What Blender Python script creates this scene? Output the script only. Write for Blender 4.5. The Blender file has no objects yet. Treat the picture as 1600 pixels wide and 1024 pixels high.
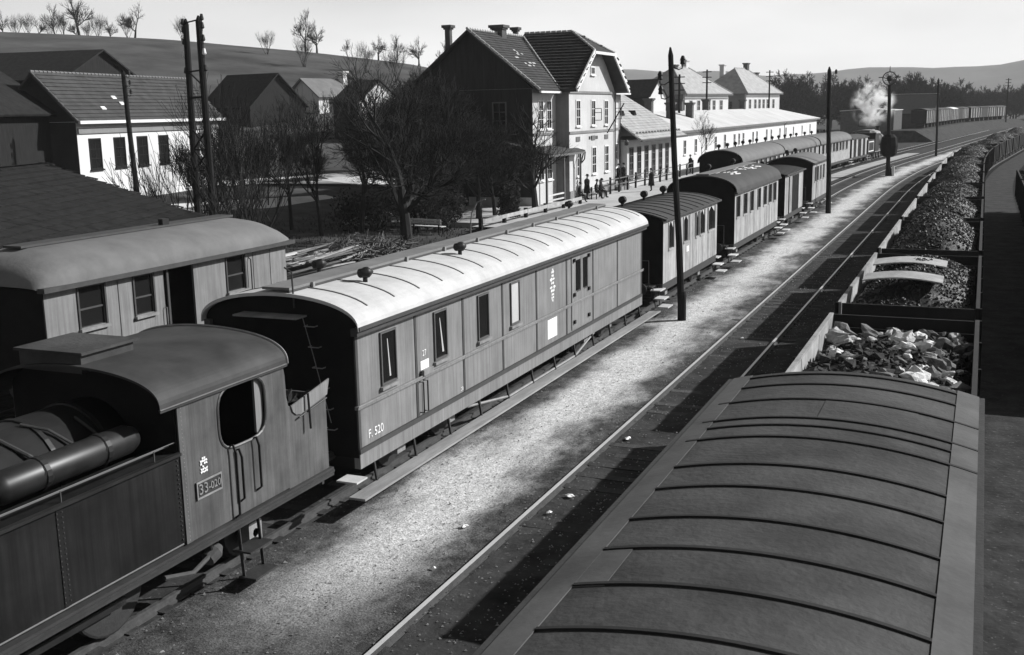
import bpy, math, random
import numpy as np
from mathutils import Vector, Matrix, noise

# ------------------------------------------------------------------ camera, sky, sun, exposure
SC = bpy.context.scene
COL = SC.collection
CAM_Z = 6.85
R_ = np.array([[0.920925, -0.058242, -0.385363], [0.389294, 0.184760, 0.902394], [-0.018642, 0.981056, -0.192824]])
def ortho(m):
    u, s, v = np.linalg.svd(m); return u @ v
R_ = ortho(R_)
cam_d = bpy.data.cameras.new("camera"); cam = bpy.data.objects.new("camera", cam_d); COL.objects.link(cam)
cam_d.sensor_width = 36.0; cam_d.lens = 36.0 * 1720 / 1600; cam_d.clip_start = 0.1; cam_d.clip_end = 9000
rt, up, fw = R_[:, 0], R_[:, 1], R_[:, 2]
cam.matrix_world = Matrix(((rt[0], up[0], -fw[0], 0), (rt[1], up[1], -fw[1], 0), (rt[2], up[2], -fw[2], CAM_Z), (0, 0, 0, 1)))
SC.camera = cam

HORIZON_BOOST = 16.5
SUN_EL, SUN_AZ = math.radians(30.6), math.radians(53.0)     # azimuth from +Y towards +X
world = bpy.data.worlds.new("World"); SC.world = world; world.use_nodes = True
wn, wl = world.node_tree.nodes, world.node_tree.links
wn.clear()
w_sky = wn.new("ShaderNodeTexSky"); w_sky.sky_type = 'NISHITA'; w_sky.sun_disc = False
w_sky.sun_elevation = SUN_EL; w_sky.sun_rotation = SUN_AZ; w_sky.air_density = 1.0; w_sky.dust_density = 2.0; w_sky.ozone_density = 1.0
w_bw = wn.new("ShaderNodeRGBToBW"); w_bg = wn.new("ShaderNodeBackground"); w_out = wn.new("ShaderNodeOutputWorld")
w_tc = wn.new("ShaderNodeTexCoord"); w_mp = wn.new("ShaderNodeMapping"); w_mp.inputs['Scale'].default_value = (1.4, 1.4, 5.0)
w_nz = wn.new("ShaderNodeTexNoise"); w_nz.inputs['Scale'].default_value = 1.6; w_nz.inputs['Detail'].default_value = 4
w_mr = wn.new("ShaderNodeMapRange"); w_mr.inputs[1].default_value = 0.35; w_mr.inputs[2].default_value = 0.6
w_mr.inputs[3].default_value = 0.86; w_mr.inputs[4].default_value = 1.06
w_mul = wn.new("ShaderNodeMath"); w_mul.operation = 'MULTIPLY'
wl.new(w_sky.outputs[0], w_bw.inputs[0]); wl.new(w_tc.outputs['Generated'], w_mp.inputs[0]); wl.new(w_mp.outputs[0], w_nz.inputs['Vector'])
wl.new(w_nz.outputs[0], w_mr.inputs[0]); wl.new(w_bw.outputs[0], w_mul.inputs[0]); w_mul.inputs[1].default_value = 1.0
w_sep = wn.new("ShaderNodeSeparateXYZ"); wl.new(w_tc.outputs['Generated'], w_sep.inputs[0])
def w_math(op, a, b):
    q = wn.new("ShaderNodeMath"); q.operation = op
    for k, v in enumerate((a, b)):
        if isinstance(v, (int, float)): q.inputs[k].default_value = v
        elif v is not None: wl.new(v, q.inputs[k])
    return q.outputs[0]
# added sky brightening low round the horizon, fading upwards to keep ambient light low
w_boost = w_math('MULTIPLY', w_math('EXPONENT', w_math('MULTIPLY', w_math('ABSOLUTE', w_sep.outputs[2], 0), -6.5), 0), HORIZON_BOOST)
w_tot = w_math('ADD', w_mul.outputs[0], w_boost)
w_fin = w_math('MULTIPLY', w_tot, w_mr.outputs[0]); wl.new(w_fin, w_bg.inputs[0]); wl.new(w_bg.outputs[0], w_out.inputs[0])
w_bg.inputs[1].default_value = 0.05

sun_d = bpy.data.lights.new("sun", 'SUN'); sun_d.energy = 5.0; sun_d.angle = math.radians(0.55); sun_d.color = (1, 1, 1)
sun = bpy.data.objects.new("sun", sun_d); COL.objects.link(sun)
sv = Vector((math.sin(SUN_AZ) * math.cos(SUN_EL), math.cos(SUN_AZ) * math.cos(SUN_EL), math.sin(SUN_EL)))
sun.rotation_euler = sv.to_track_quat('Z', 'Y').to_euler(); sun.location = (60, 40, 60)
SC.view_settings.view_transform = 'Standard'; SC.view_settings.look = 'None'
SC.view_settings.exposure = 0.35; SC.view_settings.gamma = 1.0
SC.cycles.use_denoising = True
SC.cycles.max_bounces = 6; SC.cycles.diffuse_bounces = 3; SC.cycles.volume_bounces = 3
rnd = random.Random(11)

# ------------------------------------------------------------------ materials (all grey: the place is seen on a monochrome plate)
MATS = {}
def mat(name, g, rough=0.8, var=0.25, scale=4.0, stretch=(1, 1, 1), bump=0.0, bscale=30.0, spec=0.3, metal=0.0, obj_var=0.0, detail=6.0,
        streak=0.0, speck=0.0, speck_scale=25.0, speck_g=0.5):
    m = bpy.data.materials.new(name); m.use_nodes = True; n, l = m.node_tree.nodes, m.node_tree.links
    p = n["Principled BSDF"]; p.inputs['Roughness'].default_value = rough; p.inputs['Metallic'].default_value = metal
    p.inputs['Specular IOR Level'].default_value = spec
    tc = n.new("ShaderNodeTexCoord"); mp = n.new("ShaderNodeMapping"); mp.inputs['Scale'].default_value = stretch
    l.new(tc.outputs['Object'], mp.inputs[0])
    nz = n.new("ShaderNodeTexNoise"); nz.inputs['Scale'].default_value = scale; nz.inputs['Detail'].default_value = detail; nz.inputs['Roughness'].default_value = 0.65
    l.new(mp.outputs[0], nz.inputs['Vector'])
    mr = n.new("ShaderNodeMapRange"); mr.inputs[1].default_value = 0.3; mr.inputs[2].default_value = 0.7
    mr.inputs[3].default_value = 1 - var; mr.inputs[4].default_value = 1 + var
    l.new(nz.outputs[0], mr.inputs[0]); val = mr.outputs[0]
    def mul(a, b):
        q = n.new("ShaderNodeMath"); q.operation = 'MULTIPLY'; l.new(a, q.inputs[0])
        if isinstance(b, float): q.inputs[1].default_value = b
        else: l.new(b, q.inputs[1])
        return q.outputs[0]
    if obj_var:
        oi = n.new("ShaderNodeObjectInfo"); m2 = n.new("ShaderNodeMapRange"); m2.inputs[3].default_value = 1 - obj_var; m2.inputs[4].default_value = 1 + obj_var
        l.new(oi.outputs['Random'], m2.inputs[0]); val = mul(val, m2.outputs[0])
    if streak:
        mp2 = n.new("ShaderNodeMapping"); mp2.inputs['Scale'].default_value = (9, 9, 0.35); l.new(tc.outputs['Object'], mp2.inputs[0])
        n2 = n.new("ShaderNodeTexNoise"); n2.inputs['Scale'].default_value = 1.5; n2.inputs['Detail'].default_value = 8; n2.inputs['Roughness'].default_value = 0.7
        l.new(mp2.outputs[0], n2.inputs['Vector'])
        m3 = n.new("ShaderNodeMapRange"); m3.inputs[1].default_value = 0.3; m3.inputs[2].default_value = 0.7; m3.inputs[3].default_value = 1 - streak; m3.inputs[4].default_value = 1 + streak
        l.new(n2.outputs[0], m3.inputs[0]); val = mul(val, m3.outputs[0])
    base = mul(val, float(g))
    if speck:
        n3 = n.new("ShaderNodeTexNoise"); n3.inputs['Scale'].default_value = speck_scale; n3.inputs['Detail'].default_value = 2
        l.new(tc.outputs['Object'], n3.inputs['Vector'])
        m4 = n.new("ShaderNodeMapRange"); m4.inputs[1].default_value = 0.64; m4.inputs[2].default_value = 0.72; m4.inputs[4].default_value = speck
        l.new(n3.outputs[0], m4.inputs[0])
        mx = n.new("ShaderNodeMix"); mx.data_type = 'FLOAT'; l.new(m4.outputs[0], mx.inputs[0]); l.new(base, mx.inputs[2]); mx.inputs[3].default_value = speck_g
        base = mx.outputs[0]
    cc = n.new("ShaderNodeCombineColor"); 
    for k in range(3): l.new(base, cc.inputs[k])
    l.new(cc.outputs[0], p.inputs['Base Color'])
    if bump:
        nb = n.new("ShaderNodeTexNoise"); nb.inputs['Scale'].default_value = bscale; nb.inputs['Detail'].default_value = 5
        l.new(mp.outputs[0], nb.inputs['Vector'])
        bp = n.new("ShaderNodeBump"); bp.inputs['Strength'].default_value = bump; bp.inputs['Distance'].default_value = 0.02
        l.new(nb.outputs[0], bp.inputs['Height']); l.new(bp.outputs[0], p.inputs['Normal'])
    MATS[name] = m
    return m

mat('cinder', .04, .95, .55, 1.3, bump=.9, bscale=9, speck=.5, speck_scale=14, speck_g=.16, spec=.1)
mat('earth', .05, .95, .5, .5, bump=.8, bscale=3, spec=.1)
mat('grass', .07, .95, .5, .09, bump=.6, bscale=1.2, spec=.1)
mat('pale_gravel', .36, .95, .3, .5, bump=.9, bscale=9, spec=.1)
mat('platform', .42, .9, .22, .4, bump=.3, bscale=5, spec=.15)
mat('lane', .5, .95, .3, .25, bump=.5, bscale=3, spec=.1)
mat('far_hill', .12, 1, .5, .004, detail=9, spec=0)
mat('rail_top', .62, .35, .1, 3, spec=.6, metal=.3)
mat('rail_rust', .06, .7, .3, 6, bump=.3)
mat('sleeper', .05, .9, .4, 3, stretch=(4, 1, 1), bump=.5, obj_var=.4)
mat('van_side', .185, .55, .16, 1.1, streak=.32, bump=.08, bscale=14, spec=.35)
mat('van_strip', .05, .6, .2, 4)
mat('roof_rib', .10, .8, .3, 4)
mat('roof_white', .47, .85, .16, 1.6, bump=.15, bscale=5, spec=.15)
mat('roof_board', .16, .8, .2, 1.2, bump=.3, bscale=12)
mat('black', .013, .5, .3, 3, spec=.25)
mat('black_matt', .011, .85, .3, 3, spec=.1)
mat('iron', .03, .55, .3, 5, bump=.2, spec=.4)
mat('iron_pale', .22, .5, .3, 5, spec=.4)
mat('loco_paint', .08, .5, .38, 1.3, streak=.4, bump=.05, bscale=6, spec=.45)
mat('loco_roof', .036, .7, .4, 1.6, bump=.1, bscale=8)
mat('bright_steel', .6, .3, .1, 5, spec=.7, metal=.5)
mat('polished', .016, .42, .5, 3, spec=.35)
mat('footboard', .24, .85, .3, 1.2, stretch=(4, .6, 1), bump=.3, bscale=12, obj_var=.2)
mat('step_wood', .5, .85, .2, 2, bump=.2, obj_var=.15)
mat('white_paint', .72, .8, .12, 6)
mat('glass', .012, .12, .1, 2, spec=.6)
mat('blind', .42, .8, .08, 3)
mat('freight_roof', .058, .85, .5, .7, streak=0, bump=.5, bscale=16, spec=.15, speck=.3, speck_scale=3.5, speck_g=.085)
mat('freight_edge', .078, .85, .35, 1.2, bump=.2, bscale=14)
mat('freight_batten', .018, .9, .3, 4)
mat('wagon_dark', .014, .85, .4, 2, bump=.3, obj_var=.3)
mat('wagon_pale', .3, .85, .3, 2, bump=.3, obj_var=.2, streak=.2)
mat('coal', .013, .5, .5, 8, spec=.35, bump=.9, bscale=22)
mat('stone', .5, .85, .35, 2.5, bump=.6, bscale=6, obj_var=.4)
mat('stone_dark', .09, .85, .4, 2.5, bump=.6, bscale=6, obj_var=.6)
mat('shaded_gable', .035, .9, .3, 1.2, stretch=(5, 5, .5), bump=.5, bscale=8, spec=.05)  # near-black tone standing in for shade on the station's end wall
mat('rubble', .03, .9, .5, 6, bump=.9, bscale=14, speck=.4, speck_scale=8, speck_g=.2)
mat('plank', .30, .8, .2, 2, streak=.25, bump=.2, bscale=10, obj_var=.22)
mat('old_roof', .05, .85, .25, 1.2, bump=.3, bscale=10)
mat('old_roof_pale', .135, .85, .2, 1, bump=.3, bscale=10)
mat('chalk', .7, .9, .3, 7)
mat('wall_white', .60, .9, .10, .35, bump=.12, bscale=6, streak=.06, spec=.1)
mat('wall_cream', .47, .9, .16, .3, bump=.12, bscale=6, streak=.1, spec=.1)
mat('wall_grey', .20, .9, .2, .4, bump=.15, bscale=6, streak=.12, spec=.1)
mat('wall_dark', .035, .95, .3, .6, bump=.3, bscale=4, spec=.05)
mat('trim', .62, .8, .1, 2)
mat('tile', .04, .85, .35, 2.5, bump=.3, bscale=12, obj_var=.1, spec=.2)
mat('tile_mid', .058, .85, .3, 1.2, bump=.3, bscale=12, spec=.2)
mat('tile_pale', .36, .85, .22, 1.2, bump=.3, bscale=12, spec=.15)
mat('roof_sheet', .52, .85, .14, .3, bump=.2, bscale=3, spec=.15)
mat('tile_ridge', .4, .85, .3, 3)
mat('tile_shed', .02, .9, .4, 2.5, bump=.4, bscale=12, spec=.1)
mat('tank_paint', .011, .7, .45, 1.1, streak=.45, bump=.05, bscale=6, spec=.12)
mat('van_frame', .085, .6, .2, 4)
mat('brick', .07, .9, .3, 2, bump=.5, bscale=12)
mat('wood_dark', .018, .9, .35, 1.5, stretch=(6, 6, .6), bump=.5, bscale=8, spec=.1)
mat('wood_mid', .12, .9, .3, 1.5, stretch=(6, 6, .6), bump=.4, bscale=8)
mat('bark', .03, .95, .35, 3, stretch=(3, 3, .6), bump=.6, bscale=6, spec=.1)
mat('twig', .028, .95, .3, 2, spec=.1)
mat('evergreen', .03, .9, .4, 2, spec=.2)
mat('cloth', .02, .9, .3, 4, spec=.1)
mat('cloth_mid', .07, .9, .3, 4, spec=.1)
mat('skin', .35, .7, .1, 4)
mat('porcelain', .025, .6, .1, 4, spec=.2)
mat('paper', .85, .9, .1, 3)
mat('haze_dummy', .5)

def path_mat():
    """trodden pale gravel that thins out into black cinder towards the rails: noise against the sheet's own width"""
    m = bpy.data.materials.new('path_gravel'); m.use_nodes = True; n, l = m.node_tree.nodes, m.node_tree.links
    p = n["Principled BSDF"]; p.inputs['Roughness'].default_value = .95; p.inputs['Specular IOR Level'].default_value = .1
    uv = n.new("ShaderNodeUVMap"); sep = n.new("ShaderNodeSeparateXYZ"); l.new(uv.outputs[0], sep.inputs[0])
    tc = n.new("ShaderNodeTexCoord")
    def noi(scale, detail=6, rough=.65, st=(1, 1, 1)):
        mp = n.new("ShaderNodeMapping"); mp.inputs['Scale'].default_value = st; l.new(tc.outputs['Object'], mp.inputs[0])
        q = n.new("ShaderNodeTexNoise"); q.inputs['Scale'].default_value = scale; q.inputs['Detail'].default_value = detail; q.inputs['Roughness'].default_value = rough
        l.new(mp.outputs[0], q.inputs['Vector']); return q.outputs[0]
    def math_(op, a, b):
        q = n.new("ShaderNodeMath"); q.operation = op
        for k, v in enumerate((a, b)):
            if isinstance(v, (int, float)): q.inputs[k].default_value = v
            else: l.new(v, q.inputs[k])
        return q.outputs[0]
    def rng(a, i0, i1, o0, o1):
        q = n.new("ShaderNodeMapRange"); q.interpolation_type = 'SMOOTHSTEP'
        for k, v in enumerate((i0, i1, o0, o1)): q.inputs[k + 1].default_value = v
        l.new(a, q.inputs[0]); return q.outputs[0]
    d = math_('ABSOLUTE', math_('SUBTRACT', sep.outputs[0], .52), 0)          # distance from the middle of the path
    big = noi(.55, 7, .7, (1.2, .55, 1)); fine = noi(7, 5, .8); peb = noi(30, 3, .6)
    edge = math_('ADD', d, math_('MULTIPLY', math_('SUBTRACT', big, .5), 1.05))
    edge = math_('ADD', edge, math_('MULTIPLY', math_('SUBTRACT', fine, .5), .3))
    k = rng(edge, .06, .44, 1, 0)
    # near end darkened along the sheet's length: a burnt-in edge put into the colour
    k = math_('MULTIPLY', k, rng(math_('ADD', sep.outputs[1], math_('MULTIPLY', math_('SUBTRACT', big, .5), .02)), .004, .03, 0, 1))
    mid = noi(16, 4, .75); tone = rng(fine, .3, .7, .38, .74); tone = math_('MULTIPLY', tone, rng(peb, .3, .6, .6, 1.15)); tone = math_('MULTIPLY', tone, rng(mid, .34, .52, .55, 1.05))
    dark = math_('MULTIPLY', rng(noi(3, 6, .75), .3, .75, .025, .10), rng(peb, .3, .7, .7, 1.5))
    mx = n.new("ShaderNodeMix"); mx.data_type = 'FLOAT'; l.new(k, mx.inputs[0]); l.new(dark, mx.inputs[2]); l.new(tone, mx.inputs[3])
    cc = n.new("ShaderNodeCombineColor")
    for q in range(3): l.new(mx.outputs[0], cc.inputs[q])
    l.new(cc.outputs[0], p.inputs['Base Color'])
    bp = n.new("ShaderNodeBump"); bp.inputs['Strength'].default_value = .8; bp.inputs['Distance'].default_value = .03
    l.new(math_('ADD', fine, math_('MULTIPLY', peb, .5)), bp.inputs['Height']); l.new(bp.outputs[0], p.inputs['Normal'])
    MATS['path_gravel'] = m
path_mat()

# ------------------------------------------------------------------ mesh helpers
class B:
    def __init__(s): s.v = []; s.f = []
    def add(s, vs, fs):
        k = len(s.v); s.v += [tuple(p) for p in vs]; s.f += [tuple(i + k for i in f) for f in fs]; return s
    def box(s, x0, x1, y0, y1, z0, z1):
        return s.add([(x0, y0, z0), (x1, y0, z0), (x1, y1, z0), (x0, y1, z0), (x0, y0, z1), (x1, y0, z1), (x1, y1, z1), (x0, y1, z1)],
                     [(3, 2, 1, 0), (4, 5, 6, 7), (0, 1, 5, 4), (1, 2, 6, 5), (2, 3, 7, 6), (3, 0, 4, 7)])
    def obox(s, c, half, ax=None, ay=None, az=None):
        c = Vector(c); ax = Vector(ax or (1, 0, 0)).normalized() * half[0]; ay = Vector(ay or (0, 1, 0)).normalized() * half[1]; az = Vector(az or (0, 0, 1)).normalized() * half[2]
        vs = [c + sx * ax + sy * ay + sz * az for sz in (-1, 1) for sx, sy in ((-1, -1), (1, -1), (1, 1), (-1, 1))]
        return s.add(vs, [(3, 2, 1, 0), (4, 5, 6, 7), (0, 1, 5, 4), (1, 2, 6, 5), (2, 3, 7, 6), (3, 0, 4, 7)])
    def bar(s, p0, p1, w, h, upv=(0, 0, 1)):
        p0, p1 = Vector(p0), Vector(p1); d = (p1 - p0); L = d.length; d.normalize(); sx = d.cross(Vector(upv))
        if sx.length < 1e-4: sx = d.cross(Vector((1, 0, 0)))
        sx.normalize(); u = sx.cross(d).normalized()
        return s.obox((p0 + p1) / 2, (w / 2, L / 2, h / 2), sx, d, u)
    def tube(s, pts, rs, n=6, cap=True):
        pts = [Vector(p) for p in pts]
        if isinstance(rs, (int, float)): rs = [rs] * len(pts)
        k0 = len(s.v); ref = None
        for i, p in enumerate(pts):
            t = (pts[min(i + 1, len(pts) - 1)] - pts[max(i - 1, 0)])
            if t.length < 1e-9: t = Vector((0, 0, 1))
            t.normalize()
            if ref is None:
                ref = t.cross(Vector((0, 0, 1)))
                if ref.length < .05: ref = t.cross(Vector((0, 1, 0)))
            a = (ref - t * ref.dot(t))
            if a.length < 1e-6: a = t.orthogonal()
            a.normalize(); ref = a; b = t.cross(a)
            for j in range(n):
                an = 2 * math.pi * j / n; s.v.append(tuple(p + (a * math.cos(an) + b * math.sin(an)) * rs[i]))
        for i in range(len(pts) - 1):
            for j in range(n):
                q = k0 + i * n; s.f.append((q + j, q + (j + 1) % n, q + n + (j + 1) % n, q + n + j))
        if cap:
            s.f.append(tuple(k0 + j for j in range(n))[::-1]); q = k0 + (len(pts) - 1) * n; s.f.append(tuple(q + j for j in range(n)))
        return s
    def lathe(s, prof, c=(0, 0, 0), axis=(0, 0, 1), n=12):
        c = Vector(c); ax = Vector(axis).normalized(); return s.tube([c + ax * z for r, z in prof], [max(r, .001) for r, z in prof], n)
    def slab(s, poly, t):
        """thick plate under a planar polygon"""
        poly = [Vector(p) for p in poly]; nn = Vector((0, 0, 0))
        for i in range(len(poly)):
            a, b = poly[i], poly[(i + 1) % len(poly)]; nn += Vector(((a.y - b.y) * (a.z + b.z), (a.z - b.z) * (a.x + b.x), (a.x - b.x) * (a.y + b.y)))
        nn.normalize()
        if nn.z < 0: poly = poly[::-1]; nn = -nn
        n = len(poly); vs = poly + [p - nn * t for p in poly]
        return s.add(vs, [tuple(range(n)), tuple(range(2 * n - 1, n - 1, -1))] + [(i, n + i, n + (i + 1) % n, (i + 1) % n) for i in range(n)])
    def prism(s, prof, y0, y1):
        """closed x-z profile extruded along y"""
        n = len(prof); vs = [(x, y0, z) for x, z in prof] + [(x, y1, z) for x, z in prof]
        return s.add(vs, [tuple(range(n)), tuple(range(2 * n - 1, n - 1, -1))] + [(i, n + i, n + (i + 1) % n, (i + 1) % n) for i in range(n)])
    def prismx(s, prof, x0, x1):
        n = len(prof); vs = [(x0, y, z) for y, z in prof] + [(x1, y, z) for y, z in prof]
        return s.add(vs, [tuple(range(n)), tuple(range(2 * n - 1, n - 1, -1))] + [(i, n + i, n + (i + 1) % n, (i + 1) % n) for i in range(n)])
    def sheet(s, prof, y0, y1, t):
        """open x-z profile curve extruded along y with thickness t downwards"""
        n = len(prof); up_ = prof; lo = [(x, z - t) for x, z in prof]
        return s.prism(list(up_) + lo[::-1], y0, y1)
    def tiles(s, poly, w, h, lift=.06):
        """overlapping tile courses filling a planar roof polygon; first edge of the polygon is the eave"""
        P = [Vector(p) for p in poly]; e = (P[1] - P[0]).normalized(); nn = e.cross(P[2] - P[0]).normalized()
        if nn.z < 0: nn = -nn
        u = nn.cross(e)
        if u.z < 0: u = -u
        L2 = [((p - P[0]).dot(e), (p - P[0]).dot(u)) for p in P]
        a0, a1 = min(p[0] for p in L2), max(p[0] for p in L2); b1 = max(p[1] for p in L2)
        def inside(x, y):
            sgn = 0
            for i in range(len(L2)):
                (xa, ya), (xb, yb) = L2[i], L2[(i + 1) % len(L2)]; c = (xb - xa) * (y - ya) - (yb - ya) * (x - xa)
                if abs(c) < 1e-9: continue
                if sgn == 0: sgn = 1 if c > 0 else -1
                elif (c > 0) != (sgn > 0): return False
            return True
        r = 0; y = 0.0
        while y < b1:
            x = a0 + (w / 2 if r % 2 else 0)
            while x < a1:
                if inside(x + w / 2, y + h / 2):
                    j = rnd.uniform(-.006, .010); q = w * .47
                    o = lambda xx, yy, zz: P[0] + e * xx + u * yy + nn * zz
                    cx = x + w / 2
                    s.add([o(cx - q, y, lift + j), o(cx + q, y, lift + j), o(cx + q, y + h, .006 + j * .3), o(cx - q, y + h, .006 + j * .3), o(cx - q, y, 0), o(cx + q, y, 0)],
                          [(0, 1, 2, 3), (4, 5, 1, 0)])
                x += w
            y += h; r += 1
        return s
    def mesh(s, name, smooth=False):
        me = bpy.data.meshes.new(name); me.from_pydata(s.v, [], s.f); me.update()
        if smooth: me.polygons.foreach_set('use_smooth', [True] * len(me.polygons))
        return me

def fix_normals(me):
    import bmesh
    bm = bmesh.new(); bm.from_mesh(me); bmesh.ops.recalc_face_normals(bm, faces=bm.faces); bm.to_mesh(me); bm.free()

def tag(o, label, cat, group=None, kind=None):
    if label: o['label'] = label
    if cat: o['category'] = cat
    if group: o['group'] = group
    if kind: o['kind'] = kind
    return o
def thing(name, label, cat, loc=(0, 0, 0), rotz=0.0, group=None):
    o = bpy.data.objects.new(name, None); COL.objects.link(o); o.location = loc; o.rotation_euler = (0, 0, rotz); o.empty_display_size = .3
    return tag(o, label, cat, group)
def mw(o):
    m = Matrix.Translation(o.location) @ o.rotation_euler.to_matrix().to_4x4()
    return (mw(o.parent) @ m) if o.parent else m
def part(name, b, m, parent=None, world=False, smooth=False, label=None, kind=None, loc=None):
    me = b if isinstance(b, bpy.types.Mesh) else b.mesh(name, smooth)
    if not isinstance(b, bpy.types.Mesh): fix_normals(me)
    if world and parent is not None: me.transform(mw(parent).inverted())
    if m:
        me.materials.clear(); me.materials.append(MATS[m])
    o = bpy.data.objects.new(name, me); COL.objects.link(o)
    if parent is not None: o.parent = parent
    if loc is not None: o.location = loc
    if label: o['label'] = label
    if kind: o['kind'] = kind
    return o
def dup(root, loc, rotz, label=None, group=None):
    r = root.copy(); COL.objects.link(r); r.location = loc; r.rotation_euler = (0, 0, rotz)
    if label: r['label'] = label
    if group: r['group'] = group
    def rec(src, dst):
        for ch in list(src.children):
            c = ch.copy(); COL.objects.link(c); c.parent = dst; rec(ch, c)
    rec(root, r); return r
def single(name, b, m, label, cat, loc=(0, 0, 0), rotz=0, group=None, smooth=False, kind=None):
    o = part(name, b, m, None, smooth=smooth); o.location = loc; o.rotation_euler = (0, 0, rotz); return tag(o, label, cat, group, kind)
def text_mesh(s, size, depth=.004):
    cu = bpy.data.curves.new('t', 'FONT'); cu.body = s; cu.size = size; cu.extrude = depth; cu.align_x = 'CENTER'; cu.align_y = 'CENTER'
    o = bpy.data.objects.new('t', cu); COL.objects.link(o)
    me = bpy.data.meshes.new_from_object(o.evaluated_get(bpy.context.evaluated_depsgraph_get())); bpy.data.objects.remove(o); return me

# ------------------------------------------------------------------ the lie of the land
def crv(y):                       # the yard bends to the right beyond the platform end
    if y < 85: return 0.0
    if y < 140: return (y - 85) ** 2 / 1220.0
    return 2.479 + (y - 140) * .0902
def hd(y): return -math.atan((crv(y + .5) - crv(y - .5)))
def terr(x, y):
    z = 0.0
    if x < -44: z += 1.5 * min(1, (-44 - x) / 9.0)
    r = math.hypot(x, y); az = math.degrees(math.atan2(-x, y))
    H = float(np.interp(az, [9, 14, 20, 28, 33, 40, 47, 60, 90], [0, 3, 9, 15.1, 17.9, 20.6, 21.8, 23, 23]))
    t = max(0, min(1, (r - 95) / 145.0)); t = t * t * (3 - 2 * t)
    if y > -200: z += H * t * min(1, max(0, (-x - 38) / 25.0))
    if z > .01: z += .35 * noise.noise((x * .05, y * .05, 0)) * min(1, z / 3)
    return z
def ground_sheet():
    xs = [-3400, -2500, -1700, -1100, -750, -550, -420] + list(range(-330, -30, 6)) + [-30, -20, -10, 0, 10, 20, 40, 80, 160, 320, 640, 1100, 1800, 2600, 3400]
    ys = [-700, -300, -120, -60, -30] + list(range(-18, 300, 6)) + [320, 350, 390, 440, 520, 640, 800, 1100, 1500, 2000, 2600, 3400]
    b = B(); nx = len(xs)
    for y in ys:
        for x in xs: b.v.append((x, y, terr(x, y)))
    mi = []
    for j in range(len(ys) - 1):
        for i in range(nx - 1):
            k = j * nx + i; b.f.append((k, k + 1, k + nx + 1, k + nx))
            cx, cy = (xs[i] + xs[i + 1]) / 2, (ys[j] + ys[j + 1]) / 2
            mi.append(0 if (cx > -56 and cy < 420) else 1)
    me = b.mesh('ground', True); me.materials.append(MATS['earth']); me.materials.append(MATS['grass']); me.polygons.foreach_set('material_index', mi)
    o = bpy.data.objects.new('ground', me); COL.objects.link(o); o['kind'] = 'structure'
ground_sheet()
def strip(name, x0, x1, y0, y1, z, m, n=1, step=3.0, bumpy=0.0, uv=False, world_curve=True):
    ys = np.arange(y0, y1 + .01, step); b = B(); uvs = []
    for y in ys:
        c = crv(y) if world_curve else 0
        for i in range(n + 1):
            x = x0 + (x1 - x0) * i / n
            e = bumpy * (noise.noise((x * 1.1, y * .6, 3.3)) + .6 * noise.noise((x * 3, y * 2, 7)))
            b.v.append((x + c, y, z + e))
    for j in range(len(ys) - 1):
        for i in range(n): k = j * (n + 1) + i; b.f.append((k, k + 1, k + n + 2, k + n + 1))
    me = b.mesh(name, True); me.materials.append(MATS[m])
    if uv:
        L = me.uv_layers.new(name='UVMap'); fl = []
        for p in me.polygons:
            for vi in p.vertices:
                j, i = divmod(vi, n + 1); fl += [i / n, (ys[j] - y0) / (y1 - y0)]
        L.data.foreach_set('uv', fl)
    o = bpy.data.objects.new(name, me); COL.objects.link(o); o['kind'] = 'structure'; return o
strip('yard', -22.5, 14, -12, 420, .02, 'cinder', 24, 3.0)
strip('path', -10.15, -6.95, 9, 215, .06, 'path_gravel', 10, .6, .018, True)
strip('cinder_path', -14.6, -12.9, 60, 165, .055, 'pale_gravel', 2, 3.0)
strip('platform', -27.2, -18.9, 58, 240, .0, 'platform', 2, 3.0, world_curve=False).location.z = .30
single_edge = B().box(-18.95, -18.7, 58, 240, 0, .29)
o = part('platform_edge', single_edge, 'wall_grey'); o['kind'] = 'structure'
b = B().box(-37, -27.2, 60, 92, 0, .31); o = part('forecourt', b, 'platform'); o['kind'] = 'structure'
b = B()
for (x0, y0, x1, y1, w) in ((-57, 72, -50, 88, 6), (-50, 88, -40, 108, 7), (-52, 45, -46, 74, 3.0)):
    n_ = 8
    for i in range(n_):
        pa, pb = i / n_, (i + 1) / n_; k = len(b.v); d = Vector((x1 - x0, y1 - y0, 0)).normalized(); s_ = Vector((d.y, -d.x, 0)) * w / 2
        for p_ in (pa, pb):
            c_ = Vector((x0 + (x1 - x0) * p_, y0 + (y1 - y0) * p_, 0))
            for sg in (-1, 1): q = c_ + sg * s_; b.v.append((q.x, q.y, terr(q.x, q.y) + .09))
        b.f.append((k, k + 1, k + 3, k + 2))
o = part('lane', b, 'lane'); o['kind'] = 'structure'

strip('ballast', -6.72, -5.38, -10, 300, .05, 'cinder', 8, .5, .022)
strip('ballast', -11.78, -10.42, -10, 300, .05, 'cinder', 8, .5, .022)
strip('ballast', -5.18, -4.2, -10, 300, .055, 'cinder', 6, .5, .022)
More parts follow.
